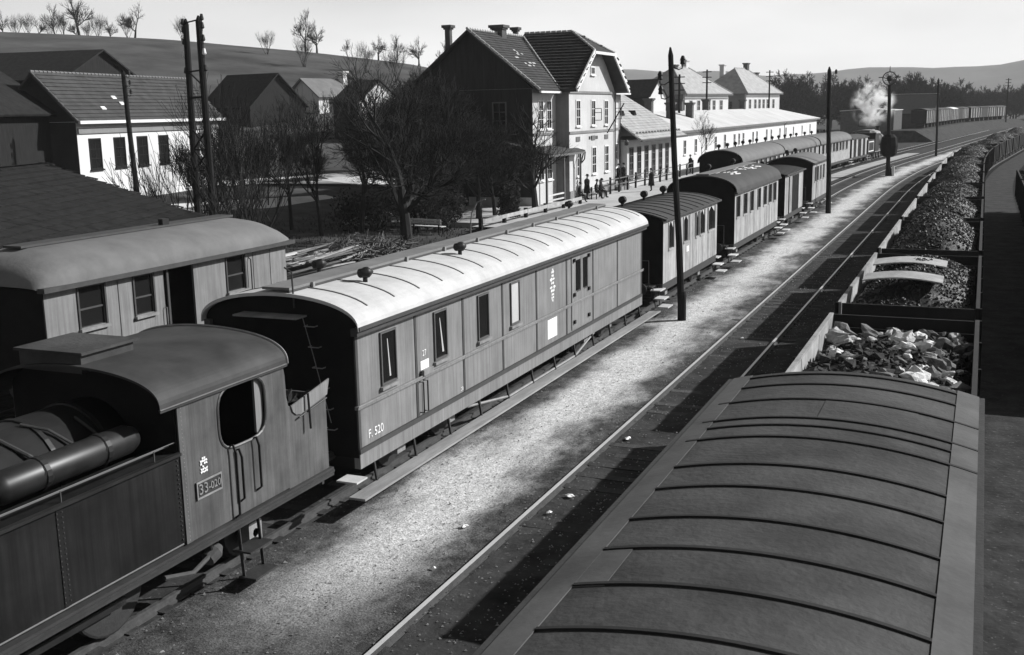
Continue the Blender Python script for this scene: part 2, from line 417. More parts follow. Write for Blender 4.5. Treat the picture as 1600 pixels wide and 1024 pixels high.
# far hills, several kilometres of low ridge beyond the yard
def hills(name, y0, amp, seed, xs0, xs1, m, prof):
    b = B(); xs = np.linspace(xs0, xs1, 90); rows = [0, .25, .5, .75, .9, 1.0, .85, 0]; dep = [-500, -330, -200, -90, -40, 0, 80, 420]
    for r_, d_ in zip(rows, dep):
        for x in xs:
            h = float(np.interp(x, prof[0], prof[1])) + amp * (noise.noise((x * .004, seed, 0)) + .45 * noise.noise((x * .013, seed, 2)) + .12 * noise.noise((x * .06, seed + d_ * .01, 5)))
            b.v.append((x, y0 + d_ + 40 * noise.noise((x * .003, r_ * 3, seed)), max(-2, h * r_ * (1 + .1 * noise.noise((x * .01, d_ * .01, seed))))))
    n = len(xs)
    for j in range(len(rows) - 1):
        for i in range(n - 1): b.f.append((j * n + i, j * n + i + 1, j * n + n + i + 1, j * n + n + i))
    o = part(name, b, m, smooth=True); o['kind'] = 'structure'
hills('far_hills', 2500, 8, 4.2, -1900, 1900, 'far_hill', ([-1900, -740, -450, -280, -180, 0, 70, 600, 1900], [96, 92, 74, 80, 83, 81, 92, 84, 90]))

# ------------------------------------------------------------------ railway tracks
def sweep(prof, xb, y0, y1, step=4.0):
    b = B(); ys = list(np.arange(y0, y1 + .01, step)); n = len(prof)
    for y in ys:
        for x, z in prof: b.v.append((xb + x + crv(y), y, z))
    for j in range(len(ys) - 1):
        for i in range(n): a = j * n + i; c = j * n + (i + 1) % n; b.f.append((a, c, c + n, a + n))
    b.f.append(tuple(range(n))); k = (len(ys) - 1) * n; b.f.append(tuple(range(k, k + n))[::-1]); return b
RAIL = [(-.06, .02), (.06, .02), (.06, .04), (.012, .055), (.012, .105), (.035, .115), (.035, .148), (-.035, .148), (-.035, .115), (-.012, .105), (-.012, .055), (-.06, .04)]
HEAD = [(-.034, .146), (.034, .146), (.034, .154), (-.034, .154)]
slp = B().box(-1.25, 1.25, -.12, .12, 0, .045).mesh('sleeper'); slp.materials.append(MATS['sleeper'])
def track(xb, y0, y1, singles=False, bright=True):
    root = bpy.data.objects.new('track', None); COL.objects.link(root); root['kind'] = 'structure'
    for sx in (-.75, .75):
        r = part('rail', sweep(RAIL, xb + sx, y0, y1), 'rail_rust', root)
        part('rail_head', sweep(HEAD, xb + sx, y0, y1), 'rail_top' if bright else 'rail_rust', r)
    ys = np.arange(max(y0, 8), min(y1, 150), .68)
    if singles:
        for y in ys[:200]:
            o = bpy.data.objects.new('sleeper', slp); COL.objects.link(o); o.parent = root
            o.location = (xb + crv(y) + rnd.uniform(-.04, .04), y, -.002 + rnd.uniform(-.006, .014)); o.rotation_euler = (0, 0, hd(y) + rnd.uniform(-.02, .02))
    b = B()
    for y in (np.arange(150, min(y1, 260), .9) if singles else np.arange(max(y0, 60), min(y1, 260), .9)):
        b.box(xb + crv(y) - 1.25, xb + crv(y) + 1.25, y - .12, y + .12, .01, .055)
    if b.v: part('sleepers', b, 'sleeper', root, kind='stuff')
XT1, XT2, XT3, XT4, XT5, XT0 = -1.32, -6.05, -11.1, -16.55, -20.1, 3.45
track(XT2, -10, 420, True)
track(XT3, -10, 80, True, False); track(XT3, 80, 330)  # near rail heads dulled: shade under the coaches put into the colour
track(XT1, -10, 420, False, False); track(XT4, -10, 300, False); track(XT5, -10, 56, False, False); track(XT0, -10, 420, False, False)
track(8.2, -10, 420, False, False)

# ------------------------------------------------------------------ running gear shared by all vehicles
def lathe_y(prof, c, n=14):      # axis along x (wheel axis)
    return B().lathe(prof, c, (1, 0, 0), n)
def wheelset(parent, y, r=.48, n=18):
    for sx in (-1, 1):
        b = B(); b.lathe([(r * .98, -.065), (r, -.06), (r, .05), (r + .03, .055), (r + .03, .075)] if sx < 0 else [(r + .03, -.075), (r + .03, -.055), (r, -.05), (r, .06), (r * .98, .065)], (sx * .75, y, r + .15), (1, 0, 0), n)
        b.lathe([(.13, -.09), (.13, .09)], (sx * .75, y, r + .15), (1, 0, 0), 8)
        part('wheel', b, 'iron', parent)
    part('axle', B().tube([(-1.1, y, r + .15), (1.1, y, r + .15)], .07, 8), 'iron', parent)
    for sx in (-1, 1):
        b = B().box(sx * 1.0 - .1, sx * 1.0 + .1, y - .16, y + .16, r - .03, r + .33); part('axle_box', b, 'iron_pale', parent)
        b = B()
        for k in range(4): b.box(sx * 1.0 - .05, sx * 1.0 + .05, y - .55 + k * .12, y + .55 - k * .12, r + .34 + k * .03, r + .365 + k * .03)
        part('leaf_spring', b, 'iron', parent)
def buffers(parent, yend, sgn, z=1.05, m='iron'):
    for sx in (-.88, .88):
        b = B().tube([(sx, yend, z), (sx, yend + sgn * .42, z)], .085, 8); b.lathe([(.05, 0), (.2, .02), (.2, .055), (.1, .07)], (sx, yend + sgn * .42, z), (0, sgn, 0), 12); part('buffer', b, m, parent)
    b = B()
    for k in range(5): b.tube([(0, yend + sgn * .08 * k, z - .05 - .035 * k), (0, yend + sgn * (.08 * k + .09), z - .05 - .035 * (k + 1))], .03, 6)
    part('coupling', b, m, parent)
def arc(w, z0, rise, n=18, p=2.0):
    """roof profile from -w to w"""
    out = []
    for i in range(n + 1):
        a = math.pi * (1 - i / n); out.append((w * math.cos(a), z0 + rise * (abs(math.sin(a)) ** (2 / p) if p != 2 else math.sin(a))))
    return out
def flat_arc(w, z0, rise, n=16): return [(w * (2 * i / n - 1), z0 + rise * (1 - (2 * i / n - 1) ** 2)) for i in range(n + 1)]
def rib_on(prof, y, wy=.045, lift=.03, i0=0, i1=None):
    q = prof[i0:i1]; return B().sheet([(x, z + lift) for x, z in q], y - wy / 2, y + wy / 2, lift + .01)
def window_on_side(parent, y0, y1, z0, z1, x, pane='glass', frame='van_frame', fw_=.035, sill=True, round_top=False, sgn=1, mullions=0):
    """framed pane on a wall whose outside faces sgn * x"""
    b = B(); d = sgn * .035
    xa, xb = min(x, x + d), max(x, x + d)
    b.box(xa, xb, y0 - fw_, y0, z0 - fw_, z1 + fw_); b.box(xa, xb, y1, y1 + fw_, z0 - fw_, z1 + fw_); b.box(xa, xb, y0, y1, z1, z1 + fw_); b.box(xa, xb, y0, y1, z0 - fw_, z0)
    for k in range(mullions):
        zz = z0 + (z1 - z0) * (k + 1) / (mullions + 1); b.box(xa, xb - sgn * 0, y0, y1, zz - .02, zz + .02)
    f = part('window', b, frame, parent)
    xc = x + sgn * .008
    part('pane', B().box(min(x - sgn * .03, xc), max(x - sgn * .03, xc), y0 - .003, y1 + .003, z0 - .003, z1 + .003), pane, f)
    if sill: part('sill', B().box(min(x, x + sgn * .07), max(x, x + sgn * .07), y0 - .08, y1 + .08, z0 - .11, z0 - .052), 'iron_pale', f)
    return f

# ------------------------------------------------------------------ the mail and luggage van with the white roof
def luggage_van():
    Y0, Y1, w, zb, zt = 15.78, 33.0, 1.45, 1.0, 3.22; xr = XT3 + w
    t = thing('luggage_van', 'long grey luggage van with a sunlit white ribbed roof behind the engine', 'railway coach', (XT3, 24.4, 0), 0)
    L = lambda y: y - 24.4
    y0, y1 = L(Y0), L(Y1)
    part('body', B().box(-w + .03, w - .03, y0, y1, zb, zt + .05), 'black_matt', t)
    # sheet panels with cover strips between them, on the sunny side
    joints = [Y0, 17.95, 20.03, 22.07, 24.11, 26.2, 28.3, 30.5, Y1]
    for a, b_ in zip(joints[:-1], joints[1:]):
        part('panel', B().box(w - .032, w, L(a) + .012, L(b_) - .012, 1.93, zt), 'van_side', t)
        part('panel', B().box(w - .032, w, L(a) + .012, L(b_) - .012, zb + .16, 1.86), 'van_side', t)
        part('panel', B().box(-w, -w + .032, L(a) + .012, L(b_) - .012, zb + .16, zt), 'van_side', t)
    for a in joints:
        yy = min(max(L(a), y0 + .03), y1 - .03)
        part('cover_strip', B().box(w - .02, w + .012, yy - .04, yy + .04, zb + .16, zt), 'van_strip', t)
    part('waist_rail', B().box(w - .02, w + .05, y0 - .06, y1 + .05, 1.865, 1.925), 'van_side', t)
    part('waist_rail', B().box(w + .05, w + .062, y0 - .06, y1 + .05, 1.915, 1.94), 'iron_pale', t)
    part('sole_bar', B().box(w - .1, w + .02, y0 - .02, y1 + .02, .80, 1.06), 'van_side', t)
    part('sole_bar', B().box(-w - .02, -w + .1, y0 - .02, y1 + .02, .80, 1.06), 'van_side', t)
    part('bottom_rail', B().box(w - .03, w + .03, y0 - .02, y1 + .02, 1.065, 1.15), 'van_strip', t)
    part('floor_frame', B().box(-w + .1, w - .1, y0 + .02, y1 - .02, .78, 1.0), 'black', t)
    # eaves and roof
    part('eaves_board', B().box(w + .0, w + .13, y0 - .12, y1 + .12, 3.17, 3.30), 'van_strip', t)
    part('gutter', B().box(w + .10, w + .19, y0 - .13, y1 + .13, 3.27, 3.335), 'van_strip', t)
    part('eaves_board', B().box(-w - .13, -w, y0 - .12, y1 + .12, 3.17, 3.30), 'van_strip', t)
    pr = arc(w + .17, 3.32, .54, 26, 2.25)
    rf = part('roof', B().sheet(pr, y0 - .15, y1 + .15, .06), 'roof_white', t, smooth=False)
    end = [(x * .985, z - .05) for x, z in pr]
    for yy, s_ in ((y0, -1), (y1, 1)):
        part('end_panel', B().prism([(-w, zb)] + [(-w, 3.2)] + end + [(w, 3.2), (w, zb)], min(yy, yy + s_ * .035), max(yy, yy + s_ * .035)), 'black_matt', t)  # end walls near-black: their shade is put into the colour
    n = 18
    for k in range(n):
        yy = y0 + .5 + k * (y1 - y0 - .7) / (n - 1)
        part('roof_rib', rib_on(pr, yy, .035, .014, 14, 23), 'roof_rib', rf); part('roof_rib', rib_on(pr, yy, .035, .014, 4, 12), 'roof_rib', rf)
    part('roof_walk', B().box(-.30, .26, y0 - .1, y1 + .05, 3.90, 3.945), 'roof_board', t)
    part('roof_walk_edge', B().box(.20, .262, y0 - .1, y1 + .05, 3.86, 3.90), 'van_strip', t)
    for k in range(10):
        yy = y0 + .6 + k * 1.75; part('walk_bracket', B().box(.262, .31, yy - .03, yy + .03, 3.84, 3.95).box(-.29, .2, yy - .03, yy + .03, 3.845, 3.90), 'iron_pale', t)
    for yy, x in ((17.45, .72), (21.5, .72), (18.5, -.95), (33.0 - .6, -.72)):
        zz = float(np.interp(x, [p[0] for p in pr], [p[1] for p in pr])); yy = L(yy)
        b = B().tube([(x, yy, zz - .03), (x, yy, zz + .12)], .045, 10)
        b.lathe([(.06, -.13), (.085, -.12), (.09, -.02), (.105, .0), (.105, .06), (.05, .15), (.015, .19)], (x, yy, zz + .17), (.35, .94, 0), 12)
        part('roof_vent', b, 'black', t, smooth=True)
    # windows
    for a, b_, pane in ((16.64, 17.14, 'glass'), (18.73, 19.22, 'glass'), (20.77, 21.26, 'glass'), (22.54, 23.0, 'blind')):
        f = window_on_side(t, L(a), L(b_), 2.12, 3.02, w, pane)
        if a < 20: part('curtain', B().add([(w + .009, L(a) + .28 + (a - 16.6) * .02, 2.2), (w + .009, L(a) + .33 + (a - 16.6) * .03, 2.2), (w + .009, L(a) + .25, 2.9), (w + .009, L(a) + .23, 2.9)], [(0, 1, 2, 3)]), 'blind', f)
    # double loading door with barred panes
    d = part('loading_door', B().box(w, w + .022, L(26.55), L(27.24), 1.2, 3.12), 'van_side', t); d2 = part('loading_door', B().box(w, w + .022, L(27.26), L(27.95), 1.2, 3.12), 'van_side', t)
    for dd, a in ((d, 26.85), (d2, 27.42)):
        part('barred_pane', B().box(w + .022, w + .028, L(a), L(a) + .32, 2.2, 3.0), 'glass', dd)
        b = B()
        for k in range(4): b.tube([(w + .05, L(a) + .04 + k * .08, 2.17), (w + .05, L(a) + .04 + k * .08, 3.02)], .008, 4)
        part('window_bars', b, 'iron', dd)
    for zz, a in ((3.02, 26.7), (2.12, 26.7), (3.02, 27.85), (2.12, 27.85), (1.4, 26.7), (1.4, 27.85)):
        part('hinge', B().box(w + .022, w + .07, L(a) - .05, L(a) + .05, zz - .045, zz + .045), 'black', d)
    part('door_rail', B().box(w + .022, w + .05, L(26.6), L(27.9), 3.13, 3.17), 'iron_pale', t)
    # narrow passage door by the second window, with a grab loop and lamp iron
    part('grab_handle', B().tube([(w + .0, L(18.05), 1.82), (w + .09, L(18.05), 1.82), (w + .09, L(18.05), 1.22), (w, L(18.05), 1.22)], .014, 6), 'black', t)
    part('grab_handle', B().tube([(w + .0, L(18.22), 1.82), (w + .09, L(18.22), 1.82), (w + .09, L(18.22), 1.22), (w, L(18.22), 1.22)], .014, 6), 'black', t)
    part('door_latch', B().box(w + .03, w + .09, L(18.1), L(18.5), 1.93, 2.04), 'iron_pale', t)
    # painted marks
    def put_text(s_, size, yy, zz, m='white_paint', nm='lettering', depth=.003):
        me = text_mesh(s_, size, depth); me.transform(Matrix.Translation((w + .006, L(yy), zz)) @ Matrix(((0, 0, 1, 0), (1, 0, 0, 0), (0, 1, 0, 0), (0, 0, 0, 1)))); part(nm, me, m, t)
    put_text('F. 520', .22, 16.35, 1.33); put_text('20', .11, 19.9, 1.24, nm='lettering'); put_text('27', .16, 18.28, 2.34)
    part('notice', B().box(w, w + .006, L(18.12), L(18.46), 2.0, 2.2), 'white_paint', t)
    part('notice', B().box(w, w + .006, L(24.83), L(25.48), 1.29, 1.77), 'white_paint', t)
    b = B(); r2 = random.Random(4)
    for zz, hw in ((3.0, .05), (2.93, .10), (2.85, .07), (2.76, .17), (2.66, .12), (2.56, .21), (2.46, .15), (2.38, .08), (2.30, .12), (2.22, .05)):
        for sgn in (-1, 1):
            c = L(25.2) + sgn * hw * .5; b.add([(w + .006, c - hw * r2.uniform(.3, .7), zz), (w + .006, c - hw * r2.uniform(0, .3), zz - .03 - .04 * r2.random()), (w + .006, c + hw * r2.uniform(.2, .7), zz - .01), (w + .006, c + hw * r2.uniform(-.1, .2), zz + .02 + .05 * r2.random())], [(0, 1, 2, 3)])
    part('painted_emblem', b, 'white_paint', t)
    # end wall: tread plate, ladder irons, lamp bracket
    part('end_tread', B().box(-.75, .55, y0 - .38, y0 - .04, 3.45, 3.48), 'footboard', t)
    b = B()
    for k in range(6): b.tube([(.55 + .06 * k, y0 - .04, 3.3 - k * .36), (.55 + .06 * k, y0 - .14, 3.3 - k * .36), (.75 + .06 * k, y0 - .14, 3.3 - k * .36), (.75 + .06 * k, y0 - .04, 3.3 - k * .36)], .011, 5)
    part('end_ladder', b, 'iron_pale', t); part('signal_cord', B().tube([(.5, y0 - .1, 3.44), (.65, y0 - .07, 2.8), (.95, y0 - .07, 1.6)], .008, 4), 'iron_pale', t)
    part('lamp_iron', B().tube([(.34, y0 - .10, 3.6), (.34, y0 - .12, 4.22), (.20, y0 - .12, 4.3)], .017, 6), 'iron', t)
    # footboards
    part('footboard', B().box(w + .02, w + .34, y0 - .45, y0 + 18.3, .40, .44), 'footboard', t)
    for k in range(12):
        yy = y0 + .5 + k * 1.5; part('footboard_bracket', B().bar((w + .03, yy, .40), (w - .04, yy + .02, .8), .03, .05), 'iron', t)
    part('truss_rod', B().tube([(w - .08, y0 + 4.5, .75), (w + .0, y0 + 6.6, .47), (w - .0, y1 - 6.2, .47), (w - .08, y1 - 4.4, .75)], .03, 6), 'iron_pale', t)
    for yy in (y0 + 2.1, y0 + 4.3, y1 - 4.3, y1 - 2.1): wheelset(t, yy)
    for sx in (-1, 1):
        for yc in (y0 + 3.2, y1 - 3.2): part('bogie_frame', B().box(sx * 1.0 - .05, sx * 1.0 + .05, yc - 1.7, yc + 1.7, .62, .8), 'iron', t)
    buffers(t, y0, -1, 1.0); buffers(t, y1, 1, 1.0)
    part('corner_step', B().box(w - .15, w + .25, y0 - .55, y0 - .2, .72, .75), 'step_wood', t)
luggage_van()

# ------------------------------------------------------------------ tank engine on the same track
def tank_engine():
    t = thing('tank_locomotive', 'dark tank engine with arched cab roof and number plate in front', 'locomotive', (XT3, 10.5, 0), 0)
    L = lambda y: y - 10.5; w = 1.45
    def side(prof, x0, x1, holes=None): return B().prismx([(L(y), z) for y, z in prof], x0, x1)
    # cab side with rounded look-out opening: built as a ring of quads between outline and opening
    def ring_plate(outer, inner, x0, x1):
        n = len(inner); b = B(); k = 0
        for x in (x0, x1):
            for q in outer + inner: b.v.append((x, L(q[0]), q[1]))
        N = 2 * n
        for i in range(n):
            j = (i + 1) % n
            b.f += [(i, j, n + j, n + i), (N + i, N + n + i, N + n + j, N + j), (i, N + i, N + j, j), (n + i, n + j, N + n + j, N + n + i)]
        return b
    yc, zc, hw, hh = 12.62, 2.66, .56, .46
    m_ = 40; inner = []; outer = []
    for i in range(m_):
        a = 2 * math.pi * (i + .5) / m_; c_, s_ = math.cos(a), math.sin(a)
        e = 3.6; r = (abs(c_) ** e + abs(s_) ** e) ** (-1 / e); inner.append((yc + hw * c_ * r, zc + hh * s_ * r))
        # outer rectangle from y 11.24 to 13.6, z 1.18 to 3.2
        ts = []
        if c_ > 1e-6: ts.append((13.66 - yc) / c_)
        if c_ < -1e-6: ts.append((11.24 - yc) / c_)
        if s_ > 1e-6: ts.append((3.2 - zc) / s_)
        if s_ < -1e-6: ts.append((1.16 - zc) / s_)
        tt = min(q for q in ts if q > 0); outer.append((yc + tt * c_, zc + tt * s_))
    # make the outer ring reach the corners
    for cy, cz in ((13.66, 3.2), (11.24, 3.2), (11.24, 1.16), (13.66, 1.16)):
        i = min(range(m_), key=lambda q: (outer[q][0] - cy) ** 2 + (outer[q][1] - cz) ** 2); outer[i] = (cy, cz)
    for sx in (1, -1):
        x0, x1 = (w - .03, w) if sx > 0 else (-w, -w + .03)
        cs = part('cab_side', ring_plate(outer, inner, x0, x1), 'loco_paint', t)
        xo = w if sx > 0 else -w
        b = B(); ring = [(xo, L(y), z) for y, z in inner]; b.tube(ring + [ring[0]], .022, 6, False); part('window_beading', b, 'loco_paint', cs)
        if sx > 0: part('sliding_shutter', B().box(w - .08, w - .04, L(12.98), L(13.16), 2.24, 3.08), 'van_side', cs)
        # bunker side with the dipped top edge and the flared coal plate
        nt = [(13.66, 3.18), (13.70, 2.95), (13.715, 2.6), (13.75, 2.46), (13.83, 2.41), (14.80, 2.55), (14.80, 1.05), (13.66, 1.05)]
        part('bunker_side', side(nt, x0, x1), 'loco_paint', t)
        part('coal_plate', side([(13.80, 2.44), (13.84, 2.34), (13.93, 2.27), (14.06, 2.25), (14.82, 2.38), (14.90, 2.63)], min(xo, xo + sx * .022), max(xo, xo + sx * .022)), 'van_side', t)
        part('bunker_handrail', B().tube([(xo + sx * .07, L(14.2), 2.55), (xo + sx * .09, L(14.2), 1.98)], .02, 6).tube([(xo + sx * .05, L(13.95), 2.22), (xo + sx * .05, L(14.75), 2.34)], .014, 6), 'black', t)
        part('side_tank', B().box(min(sx * .95, xo - sx * .012), max(sx * .95, xo - sx * .012), L(5.2), L(11.22), 1.2, 2.45), 'tank_paint', t)
        part('tank_rim', B().box(xo - .035, xo + .035, L(5.2), L(11.22), 2.425, 2.465), 'polished', t)
        b = B()
        for dz, dx in ((2.60, -.06), (2.54, -.16)): b.tube([(xo + sx * dx, L(5.2), dz), (xo + sx * dx, L(11.35), dz)], .008, 6)
        for k in range(4): b.tube([(xo - sx * .06, L(6 + 1.6 * k), 2.45), (xo - sx * .06, L(6 + 1.6 * k), 2.60)], .008, 5)
        part('tank_handrail', b, 'van_frame', t)
        part('running_board', B().box(min(sx * .7, xo + sx * .06), max(sx * .7, xo + sx * .06), L(5.0), L(14.85), 1.0, 1.14), 'loco_roof', t)
        for yy in (7.1, 9.1): part('tank_seam', B().box(min(xo - sx * .014, xo - sx * .004), max(xo - sx * .014, xo - sx * .004), L(yy) - .05, L(yy) + .05, 1.2, 2.42), 'tank_paint', t)
        b = B()
        for yy in (7.06, 7.14, 9.06, 9.14, 11.16):
            for k in range(18): b.obox((xo - sx * .004, L(yy), 1.26 + k * .065), (.008, .009, .009))
        part('rivets', b, 'iron', t, kind='stuff')
        part('feed_pipe', B().tube([(xo - sx * .05, L(5.2), 1.17), (xo - sx * .05, L(11.6), 1.17), (xo - sx * .1, L(11.8), 1.0), (xo - sx * .15, L(11.9), .8)], .028, 6), 'iron', t)
        part('running_board_edge', B().box(min(xo + sx * .06, xo + sx * .075), max(xo + sx * .06, xo + sx * .075), L(5.0), L(14.85), 1.06, 1.10), 'iron', t)
        for ya, za, zb_ in ((12.27, 2.24, 1.16), (12.40, 2.14, 1.36), (12.82, 2.2, 1.4)):
            part('grab_rail', B().tube([(xo, L(ya), za), (xo + sx * .06, L(ya), za + .03), (xo + sx * .08, L(ya) + .03, za - .1), (xo + sx * .08, L(ya) + .03, zb_ + .06), (xo, L(ya) + .03, zb_)], .019, 6), 'black', t)
        part('cab_step', B().box(min(xo - sx * .1, xo + sx * .22), max(xo - sx * .1, xo + sx * .22), L(12.3), L(12.85), .62, .65).box(min(xo - sx * .02, xo + sx * .28), max(xo - sx * .02, xo + sx * .28), L(12.3), L(12.85), .22, .25), 'iron', t)
        [part('step_hanger', B().bar((xo + sx * .05, L(q), .22), (xo, L(q), 1.0), .02, .05), 'iron', t) for q in (12.34, 12.81)]
        b = B(); r_ = .0075
        for k in range(34): b.obox((xo + sx * .004, L(11.29), 1.2 + k * .058), (.006, r_, r_))
        for k in range(30): b.obox((xo + sx * .004, L(11.3 + k * .078), 3.16), (.006, r_, r_))
        part('rivets', b, 'van_side', t, kind='stuff')
        part('corner_strip', B().box(min(xo - sx * .01, xo + sx * .006), max(xo - sx * .01, xo + sx * .006), L(11.225), L(11.355), 1.16, 3.14), 'loco_paint', t)
    part('cab_floor', B().box(-w + .04, w - .04, L(11.25), L(13.6), 1.16, 1.2), 'black_matt', t)
    pr = [(x, z) for x, z in arc(w + .05, 3.13, .50, 40, 2.7)]
    endp = [(-w + .03, 1.1)] + [(x * (w - .03) / (w + .05), z - .04) for x, z in pr] + [(w - .03, 1.1)]
    part('cab_front', B().prism(endp, L(11.2), L(11.235)), 'black_matt', t); part('cab_back', B().prism(endp, L(13.6), L(13.64)), 'black_matt', t)
    part('cab_roof', B().sheet(pr, L(10.86), L(13.72), .035), 'loco_roof', t, smooth=False)
    part('roof_rain_strip', B().tube([(x, L(13.72), z + .01) for x, z in pr], .022, 5), 'iron_pale', t)
    part('eaves_bead', B().tube([(w + .04, L(10.86), 3.13), (w + .04, L(13.72), 3.13)], .02, 5), 'iron', t)
    part('roof_hatch', B().box(-.95, .15, L(10.95), L(11.95), 3.5, 3.76), 'loco_roof', t); part('hatch_lid', B().box(-1.0, .22, L(10.9), L(12.0), 3.762, 3.80), 'freight_roof', t)
    part('bunker_back', B().box(-w + .03, w - .03, L(14.76), L(14.80), 1.05, 2.4), 'loco_paint', t)
    part('bunker_floor', B().box(-w + .03, w - .03, L(13.66), L(14.76), 1.9, 2.0), 'black_matt', t)
    # boiler with its bands, dome, sand box, pipes, smokebox and chimney
    b = B().lathe([(.70, -6.0), (.70, 2.62)], (0, L(8.6), 2.42), (0, 1, 0), 32); part('boiler', b, 'black', t, smooth=True)
    for yy in (6.2, 7.3, 8.6, 9.9, 10.75): part('boiler_band', B().lathe([(.705, -.04), (.725, -.035), (.725, .035), (.705, .04)], (0, L(yy), 2.42), (0, 1, 0), 32), 'black', t)
    part('boiler_fitting', B().tube([(.3, L(9.3), 3.1), (.62, L(9.5), 2.85), (.78, L(9.85), 2.5)], .028, 7).tube([(.2, L(9.8), 3.12), (.45, L(10.0), 3.02), (.68, L(10.2), 2.78), (.75, L(10.35), 2.5)], .02, 7).tube([(.4, L(10.5), 3.05), (.62, L(10.58), 2.86), (.75, L(10.62), 2.7), (.74, L(10.9), 2.5)], .022, 7), 'iron', t)
    part('reservoir', B().lathe([(.02, -1.2), (.15, -1.15), (.20, -1.02), (.20, 1.02), (.15, 1.15), (.02, 1.2)], (.95, L(9.75), 2.72), (0, 1, 0), 18), 'polished', t, smooth=True)
    part('reservoir_strap', B().lathe([(.203, -.035), (.214, -.035), (.214, .035), (.203, .035)], (.95, L(9.3), 2.72), (0, 1, 0), 18), 'black', t); part('reservoir_strap', B().lathe([(.203, -.035), (.214, -.035), (.214, .035), (.203, .035)], (.95, L(10.3), 2.72), (0, 1, 0), 18), 'black', t)
    part('steam_dome', B().lathe([(.42, 0), (.42, .5), (.34, .66), (.15, .76), (.02, .78)], (0, L(8.2), 3.0), (0, 0, 1), 20), 'black', t, smooth=True)
    part('sand_dome', B().lathe([(.33, 0), (.33, .3), (.2, .45), (.02, .48)], (0, L(6.3), 3.0), (0, 0, 1), 18), 'black', t, smooth=True)
    part('safety_valve', B().lathe([(.08, 0), (.08, .3), (.11, .32), (.03, .45)], (-.12, L(9.3), 3.06), (0, 0, 1), 10).lathe([(.08, 0), (.08, .3), (.11, .32), (.03, .45)], (.12, L(9.3), 3.06), (0, 0, 1), 10), 'black', t)
    part('smokebox', B().lathe([(.78, -1.3), (.78, 0)], (0, L(4.3), 2.42), (0, 1, 0), 28), 'black', t, smooth=True)
    part('chimney', B().lathe([(.28, 0), (.22, .3), (.2, .95), (.27, 1.0), (.27, 1.06)], (0, L(3.7), 3.1), (0, 0, 1), 18), 'black', t, smooth=True)
    part('frame_plate', B().box(-.62, -.58, L(3.0), L(14.7), .5, 1.05).box(.58, .62, L(3.0), L(14.7), .5, 1.05), 'black', t)
    for yy in (6.0, 8.0, 10.35):
        for sx in (-1, 1):
            b = B(); b.lathe([(.60, -.06), (.63, -.05), (.63, .05), (.60, .06)], (sx * .8, L(yy), .78), (1, 0, 0), 28)
            for k in range(12):
                a = math.pi * k / 6; b.bar((sx * .8, L(yy), .78), (sx * .8, L(yy) + .6 * math.cos(a), .78 + .6 * math.sin(a)), .05, .05, (1, 0, 0))
            b.lathe([(.14, -.1), (.14, .1)], (sx * .8, L(yy), .78), (1, 0, 0), 12); part('driving_wheel', b, 'iron', t)
    for sx in (-1, 1):
        part('coupling_rod', B().bar((sx * 1.0, L(5.9), .62), (sx * 1.0, L(10.45), .62), .06, .11), 'polished', t)
        part('connecting_rod', B().bar((sx * 1.12, L(3.6), .85), (sx * 1.12, L(8.1), .64), .06, .1), 'polished', t)
        part('cylinder', B().lathe([(.34, -.5), (.36, -.48), (.36, .48), (.34, .5)], (sx * 1.1, L(3.4), .86), (0, 1, 0), 18), 'black', t)
        part('injector', B().lathe([(.03, -.2), (.11, -.12), (.12, .05), (.05, .16)], (sx * 1.28, L(11.95), .72), (.1, .9, .4), 10).tube([(sx * 1.3, L(10.9), .78), (sx * 1.36, L(11.4), .66), (sx * 1.3, L(11.9), .74)], .035, 7).tube([(sx * 1.25, L(12.0), .8), (sx * 1.22, L(12.05), 1.05)], .03, 6), 'brick', t)
    wheelset(t, L(13.2), .4)
    buffers(t, L(14.82), 1, 1.02); buffers(t, L(2.6), -1, 1.02)
    part('buffer_beam', B().box(-1.3, 1.3, L(14.8), L(14.86), .82, 1.2), 'iron', t)
    # brass-edged number plate and the little shield above it
    pl = part('number_plate', B().box(w + .006, w + .018, L(11.48), L(12.02), 1.70, 1.95), 'iron', t)
    b = B(); q = w + .018
    b.box(q, q + .012, L(11.48), L(12.02), 1.925, 1.95).box(q, q + .012, L(11.48), L(12.02), 1.70, 1.725).box(q, q + .012, L(11.48), L(11.50), 1.726, 1.924).box(q, q + .012, L(12.0), L(12.02), 1.726, 1.924); part('plate_rim', b, 'iron_pale', pl)
    Mx = Matrix(((0, 0, 1, 0), (1, 0, 0, 0), (0, 1, 0, 0), (0, 0, 0, 1)))
    me = text_mesh('33', .21, .006); me.transform(Matrix.Translation((q + .006, L(11.62), 1.825)) @ Mx); part('lettering', me, 'iron_pale', pl)
    me = text_mesh('-020', .15, .006); me.transform(Matrix.Translation((q + .006, L(11.86), 1.82)) @ Mx); part('lettering', me, 'iron_pale', pl)
    b = B(); r2 = random.Random(8)
    for i in range(4):
        for j in range(6):
            if r2.random() < .72: b.obox((w + .01, L(11.62) + i * .038, 2.06 + j * .038), (.004, .016, .014), None, (0, 1, r2.uniform(-.5, .5)), (0, r2.uniform(-.4, .4), 1))
    part('painted_shield', b, 'white_paint', t)
    b = B(); r2 = random.Random(3)
    for k in range(170):
        b.obox((r2.uniform(-1.3, 1.3), L(r2.uniform(13.75, 14.7)), 2.02 + r2.random() * .35), (r2.uniform(.04, .1),) * 3, Vector((r2.random(), r2.random(), r2.random())), Vector((r2.random(), -r2.random(), .2)))
    o = single('bunker_coal', b, 'coal', 'lumps of coal heaped in the bunker behind the engine cab', 'coal', (XT3, 10.5, 0), kind='stuff')
tank_engine()

